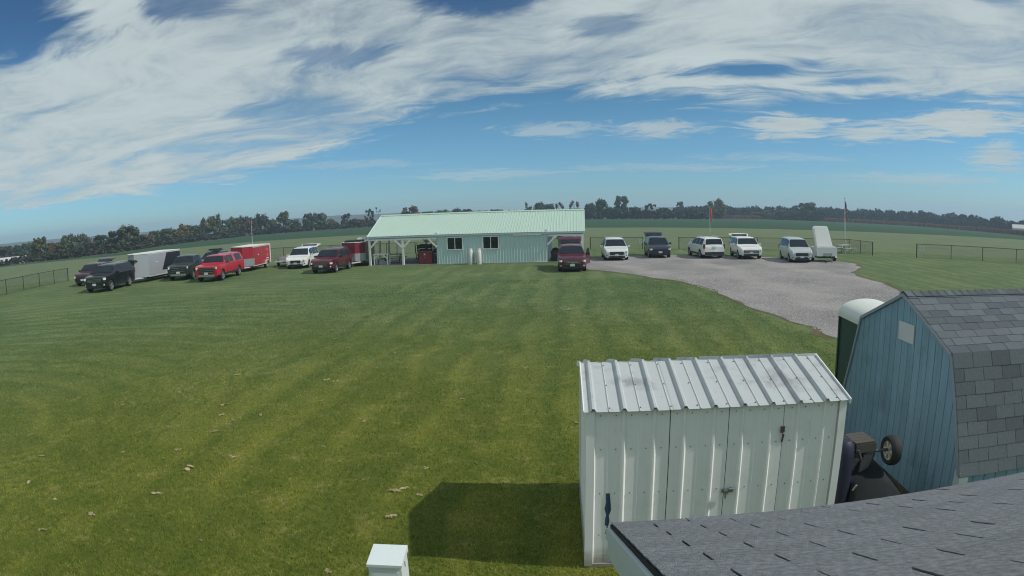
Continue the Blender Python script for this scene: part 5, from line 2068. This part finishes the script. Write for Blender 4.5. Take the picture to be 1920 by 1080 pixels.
lm = [leaf_mat('leaf_dark', (.030, .054, .032), (.078, .112, .060)), leaf_mat('leaf_olive', (.056, .070, .028), (.130, .136, .052)), leaf_mat('leaf_autumn', (.058, .052, .034), (.125, .100, .060))]
bark = mat('bark', (.06, .05, .042), .9, var=.3)
PROTO = {}
for k, (mi, shp, n, lf) in enumerate(((0, 'bushy', 2200, .042), (1, 'bushy', 2000, .042), (2, 'bushy', 2000, .040), (0, 'sparse', 900, .036), (0, 'upright', 1500, .040))):
    PROTO[k] = []
    for v in range(3):
        cm, cs = crown_mesh(100 * k + v, lm[mi] if not (k == 3 and v == 1) else lm[2], shp, n, lf)
        PROTO[k].append((cm, trunk_mesh(cs, v, bark)))
TREES = [(-235.9, 230.7, 7.7, 9.4, 0),(-224.6, 227.9, 7.2, 9.1, 0),(-206.5, 217.6, 7.4, 8.1, 0),(-144.9, 158.8, 7.0, 6.5, 1),(-148.5, 169.0, 5.2, 4.9, 2),(-139.8, 163.3, 5.1, 4.7, 1),(-153.7, 184.3, 7.3, 6.9, 0),(-162.8, 202.7, 7.5, 7.4, 0),(-150.1, 193.7, 5.6, 6.2, 2),(-146.9, 196.0, 6.1, 6.6, 0),(-134.2, 186.8, 6.7, 5.8, 0),(-127.6, 185.3, 8.0, 9.5, 0),(-129.3, 196.2, 4.8, 5.1, 0),(-121.4, 189.4, 4.9, 4.9, 2),(-137.9, 220.4, 5.8, 5.7, 0),(-136.6, 227.1, 6.3, 6.7, 0),(-135.4, 233.6, 5.8, 6.4, 1),(-139.1, 248.7, 7.6, 7.7, 1),(-142.3, 264.1, 6.7, 7.6, 0),(-142.8, 275.2, 9.9, 6.8, 1),(-139.0, 277.1, 11.1, 7.3, 1),(-137.8, 288.8, 8.7, 8.1, 0),(-134.1, 290.5, 9.5, 7.0, 1),(-132.0, 297.0, 10.3, 8.7, 2),(-129.5, 303.5, 8.1, 6.7, 2),(-125.6, 305.2, 10.2, 8.3, 0),(-124.5, 316.4, 7.2, 7.4, 0),(-115.0, 309.3, 11.3, 9.4, 4),(-111.4, 315.9, 6.3, 6.8, 0),(-104.6, 318.2, 8.9, 6.2, 0),(-99.3, 320.0, 8.8, 9.0, 0),(-95.1, 326.4, 5.4, 7.4, 2),(-86.2, 328.9, 7.9, 10.3, 3),(-81.4, 335.2, 4.8, 8.7, 2),(-72.3, 322.0, 9.9, 6.1, 3),
(-56.7, 355.5, 9.9, 12.1, 2),(-49.5, 376.8, 6.9, 9.6, 0),(-39.6, 367.9, 7.4, 10.6, 0),(-28.1, 368.9, 7.9, 13.7, 2),(-16.6, 389.6, 6.3, 9.8, 0),(-8.5, 389.9, 6.7, 11.1, 0),(1.3, 390.0, 6.1, 9.8, 0),
(10.2, 344.8, 9.4, 6.4, 3),(16.3, 344.6, 9.2, 7.0, 0),(21.8, 349.3, 8.6, 6.5, 0),(26.4, 344.0, 9.6, 6.4, 3),(35.6, 348.2, 10.4, 7.1, 3),(43.1, 342.3, 8.5, 7.5, 0),(50.1, 346.4, 10.5, 7.1, 0),(56.1, 345.5, 6.6, 8.2, 0),(61.2, 344.6, 13.0, 10.6, 4),(69.2, 348.2, 6.3, 8.9, 0),(76.9, 341.4, 8.9, 8.8, 3),(86.7, 349.4, 6.1, 7.9, 0),(113.7, 414.7, 10.6, 5.8, 0),(127.3, 379.2, 11.9, 12.8, 1),(118.9, 381.9, 5.9, 8.7, 0),
(166.2, 407.4, 4.9, 9.6, 1),(173.7, 404.3, 5.9, 9.6, 1),(181.8, 400.7, 6.5, 10.4, 0),(190.4, 396.6, 6.4, 8.9, 1),(193.6, 384.0, 11.5, 15.9, 0),(200.6, 380.3, 7.5, 8.7, 0)]
SPECIAL = {3: 'bushy olive tree leftmost along the left tree line near the pale shed', 11: 'broad dark round tree standing out in the left tree line', 13: 'low rusty autumn bush right of the broad dark tree', 20: 'tall olive tree rising above the left tree line left of the flagpole', 23: 'rounded brownish tree just left of the far flagpole', 27: 'dark spreading tree with ragged top right of the far flagpole', 32: 'thin open crowned tree left of the clubhouse roof', 34: 'slender ragged tree right beside the clubhouse roof left end', 35: 'rounded brown tree showing above the clubhouse roof left part', 38: 'broad low brown tree showing above the clubhouse roof middle', 50: 'tallest dark tree right of the clubhouse roof', 52: 'open ragged tree between the tallest tree and the windsock', 54: 'small round lone tree against the sky left of the windsock', 55: 'large olive tree directly behind the windsock', 61: 'large rounded dark tree at the end of the right bush row'}
tr = random.Random(5)
for i, (x, y, h, w, k) in enumerate(TREES):
    cm, tm = PROTO[k][tr.randrange(3)]
    if i < 35: grp, lab, nm = 'trees of the left tree line', {0: 'dark green tree crowded into the left tree line', 1: 'olive green tree in the left tree line', 2: 'brownish autumn tree in the left tree line', 3: 'open crowned tree in the left tree line', 4: 'upright tree in the left tree line'}[k], 'field_tree'
    elif i < 42: grp, lab, nm = 'trees behind the clubhouse roof', 'low dark tree top peeping over the clubhouse roof', 'field_tree'
    elif i < 57: grp, lab, nm = 'trees right of the clubhouse', {0: 'dark leafy tree in the hedgerow right of the clubhouse roof', 3: 'sparse tree in the hedgerow right of the clubhouse roof'}.get(k, 'tree in the hedgerow right of the clubhouse'), 'field_tree'
    else: grp, lab, nm = 'bushes before the right wood', 'low green bush in the row before the right hand wood', 'field_bush'
    e = empty(nm, (x, y, tz(x, y) - .1), tr.uniform(0, 6.28), SPECIAL.get(i, lab), 'tree' if nm == 'field_tree' else 'bush', grp)
    e.scale = (w * 1.12, w * 1.12, h * 1.06)
    link('crown', cm, e)
    link('trunk', tm, e)


def mass(name, spots, m, label, cat, nleaf, seed):
    """one joined mass of crowns: spots = (x, y, height, width)"""
    rng = np.random.default_rng(seed)
    Vs, Ts = [], []
    base = [crown_mesh(900 + seed * 10 + v, m, 'bushy', nleaf, .085)[0] for v in range(4)]
    arr = []
    for me in base:
        co = np.zeros(len(me.vertices) * 3, np.float32)
        me.vertices.foreach_get('co', co)
        t = np.zeros(len(me.vertices), np.float32)
        me.attributes['tint'].data.foreach_get('value', t)
        arr.append((co.reshape(-1, 3), t))
        bpy.data.meshes.remove(me)
    for (x, y, h, w) in spots:
        co, t = arr[rng.integers(4)]
        a = rng.uniform(0, 6.28)
        c, s = math.cos(a), math.sin(a)
        P = np.stack([(co[:, 0] * c - co[:, 1] * s) * w + x, (co[:, 0] * s + co[:, 1] * c) * w + y, co[:, 2] * h + tz(x, y) - .1 * h], 1)
        Vs.append(P)
        Ts.append(np.clip(t * rng.uniform(.6, 1.3) + rng.uniform(-.15, .15), 0, 1))
    V = np.concatenate(Vs)
    F = np.arange(len(V)).reshape(-1, 4)
    tag(link(name, raw_mesh(name, V, F, m, np.concatenate(Ts))), label, cat, kind='stuff')


rng = random.Random(8)
# wood on the right: rows of crowns one behind another
WT = table([(14, 9.), (19, 10.5), (26, 11.5), (34, 12.5), (40, 12.5), (46, 11.), (52, 10), (70, 10)])
WR = table([(14, 450), (26, 490), (37, 500), (46, 440), (60, 400), (70, 400)])
spots = []
for row in range(5):
    a = 15.0 + row * .2
    while a < 66:
        R = WR(a) + row * 22 + rng.uniform(-7, 7)
        x, y = pol(a, R)
        h = WT(a) * rng.uniform(.72, 1.05) * (.8 if row == 0 else 1.)
        spots.append((x, y, h + (row * .35), rng.uniform(7.5, 12.5)))
        a += rng.uniform(.75, 1.25) * (1 if a < 50 else 1.6)
mass('far_wood', spots, leaf_mat('leaf_wood', (.008, .018, .016), (.036, .052, .036)), 'dense dark wood along the far right of the fields', 'wood', 260, 1)
spots = []
for a in np.arange(-52, -10.5, .42):
    R = R_TREE(a) + 14 + rng.uniform(-5, 8)
    x, y = pol(a + rng.uniform(-.2, .2), R)
    spots.append((x, y, rng.uniform(2.2, 4.6) * R / 300, rng.uniform(4, 7) * R / 300))
for a in np.arange(-70, -44, .7):
    x, y = pol(a, 300 + rng.uniform(-20, 60))
    spots.append((x, y, rng.uniform(6, 9), rng.uniform(8, 12)))
for a in np.arange(6.5, 17.5, .42):
    x, y = pol(a, 352 + rng.uniform(-4, 10))
    spots.append((x, y, rng.uniform(4.5, 6.3), rng.uniform(5, 8)))
for a in np.arange(-10.5, 6.5, .6):
    x, y = pol(a, 385 + rng.uniform(-4, 10))
    spots.append((x, y, rng.uniform(3.5, 5.5), rng.uniform(6, 9)))
for a in np.arange(21.5, 27.5, .4):
    x, y = pol(a, 430 + rng.uniform(-4, 10))
    spots.append((x, y, rng.uniform(3., 5.), rng.uniform(5, 8)))
mass('hedgerow', spots, leaf_mat('leaf_hedge', (.024, .038, .028), (.075, .085, .055)), 'low tangled hedgerow filling the foot of the tree lines', 'hedge', 200, 2)


# standing dry maize beyond the green field
def maize():
    rng = np.random.default_rng(5)
    n = 42000
    az = rng.uniform(15.5, 62, n)
    keep = (az > 27) | ((az > 15.5) & (az < 22.5))
    az = az[keep]
    n = len(az)
    R = np.array([R_TREE(a) for a in az]) + 3 + rng.uniform(0, 1, n) ** 1.4 * 26
    X, Y = R * np.sin(np.radians(az)), R * np.cos(np.radians(az))
    Z = np.array([tz(x, y) for x, y in zip(X, Y)])
    h = rng.uniform(1.7, 2.5, n)
    w = rng.uniform(.10, .22, n)
    t = rng.uniform(0, 6.28, n)
    ln = rng.normal(0, .2, (n, 2))
    dx, dy = np.cos(t) * w, np.sin(t) * w
    Q = np.stack([np.stack([X - dx, Y - dy, Z], 1), np.stack([X + dx, Y + dy, Z], 1), np.stack([X + dx * .7 + ln[:, 0], Y + dy * .7 + ln[:, 1], Z + h], 1), np.stack([X - dx * .7 + ln[:, 0], Y - dy * .7 + ln[:, 1], Z + h * .96], 1)], 1)
    F = np.arange(4 * n).reshape(n, 4)
    m = leaf_mat('maize_dry', (.10, .075, .055), (.22, .165, .12))
    tag(link('maize_field', raw_mesh('maize_field', Q.reshape(-1, 3), F, m, np.repeat(rng.uniform(0, 1, n), 4))), 'strip of dry brown maize beyond the green field', 'maize', kind='stuff')


maize()


# far farm sheds
def farm_shed(name, az, R, L, D, h, hr, wm, rm, rz, label):
    x, y = pol(az, R)
    e = empty(name, (x, y, tz(x, y)), rz, label, 'barn')
    b = MB(); b.b2((-L / 2, -D / 2, -.5), (L / 2, D / 2, h)); b.prism([(-D / 2, h), (D / 2, h), (0, hr)], (-L / 2, 0, 0), (0, 1, 0), (0, 0, 1), (1, 0, 0), 0, L); b.build('wall', wm, e)
    b = MB()
    for s in (-1, 1):
        b.bar((0, s * D * .27, (h + hr) / 2 + .05), (0, s * D * .27 + .001, (h + hr) / 2 + .05), 1, 1) if False else None
        P = [(-L / 2 - .3, s * (D / 2 + .3), h - .1), (L / 2 + .3, s * (D / 2 + .3), h - .1), (L / 2 + .3, 0, hr + .12), (-L / 2 - .3, 0, hr + .12)]
        b.add(P, [(0, 1, 2, 3)])
    b.build('roof', rm, e)
    for k in (-.25, .25):
        b = MB(); b.b2((k * L - 1.2, -D / 2 - .05, 0), (k * L + 1.2, -D / 2 - .01, h * .75)); b.build('door', mat('shed_door', (.3, .3, .3), .7), e)


farm_shed('far_barn', -44.9, 216, 8.5, 5, 1.3, 2.2, mat('barn_wall', (.42, .42, .40), .7), mat('barn_roof', (.50, .50, .48), .6), rad(38), 'pale long farm shed among trees at the far left')
farm_shed('far_barn', 46.6, 345, 16, 9, 3.6, 5.2, mat('barn_white', (.6, .6, .58), .6), mat('barn_roof'), rad(-40), 'white farm building beyond the maize at the far right')


# ================================================================ the air: thin even haze round everything
hz = MB()
hz.b2((-2320, -2320, -80), (2320, 2320, 24))
hm = bpy.data.materials.new('haze_air')
hm.use_nodes = True
hm.node_tree.nodes.clear()
g = NT(hm.node_tree)
pv = g.n('ShaderNodeVolumePrincipled')
pv.inputs['Color'].default_value = (.62, .80, 1.0, 1)
pv.inputs['Density'].default_value = .00046
pv.inputs['Anisotropy'].default_value = .2
g.l(pv.outputs[0], g.n('ShaderNodeOutputMaterial').inputs['Volume'])
tag(hz.build('haze', hm), kind='stuff')
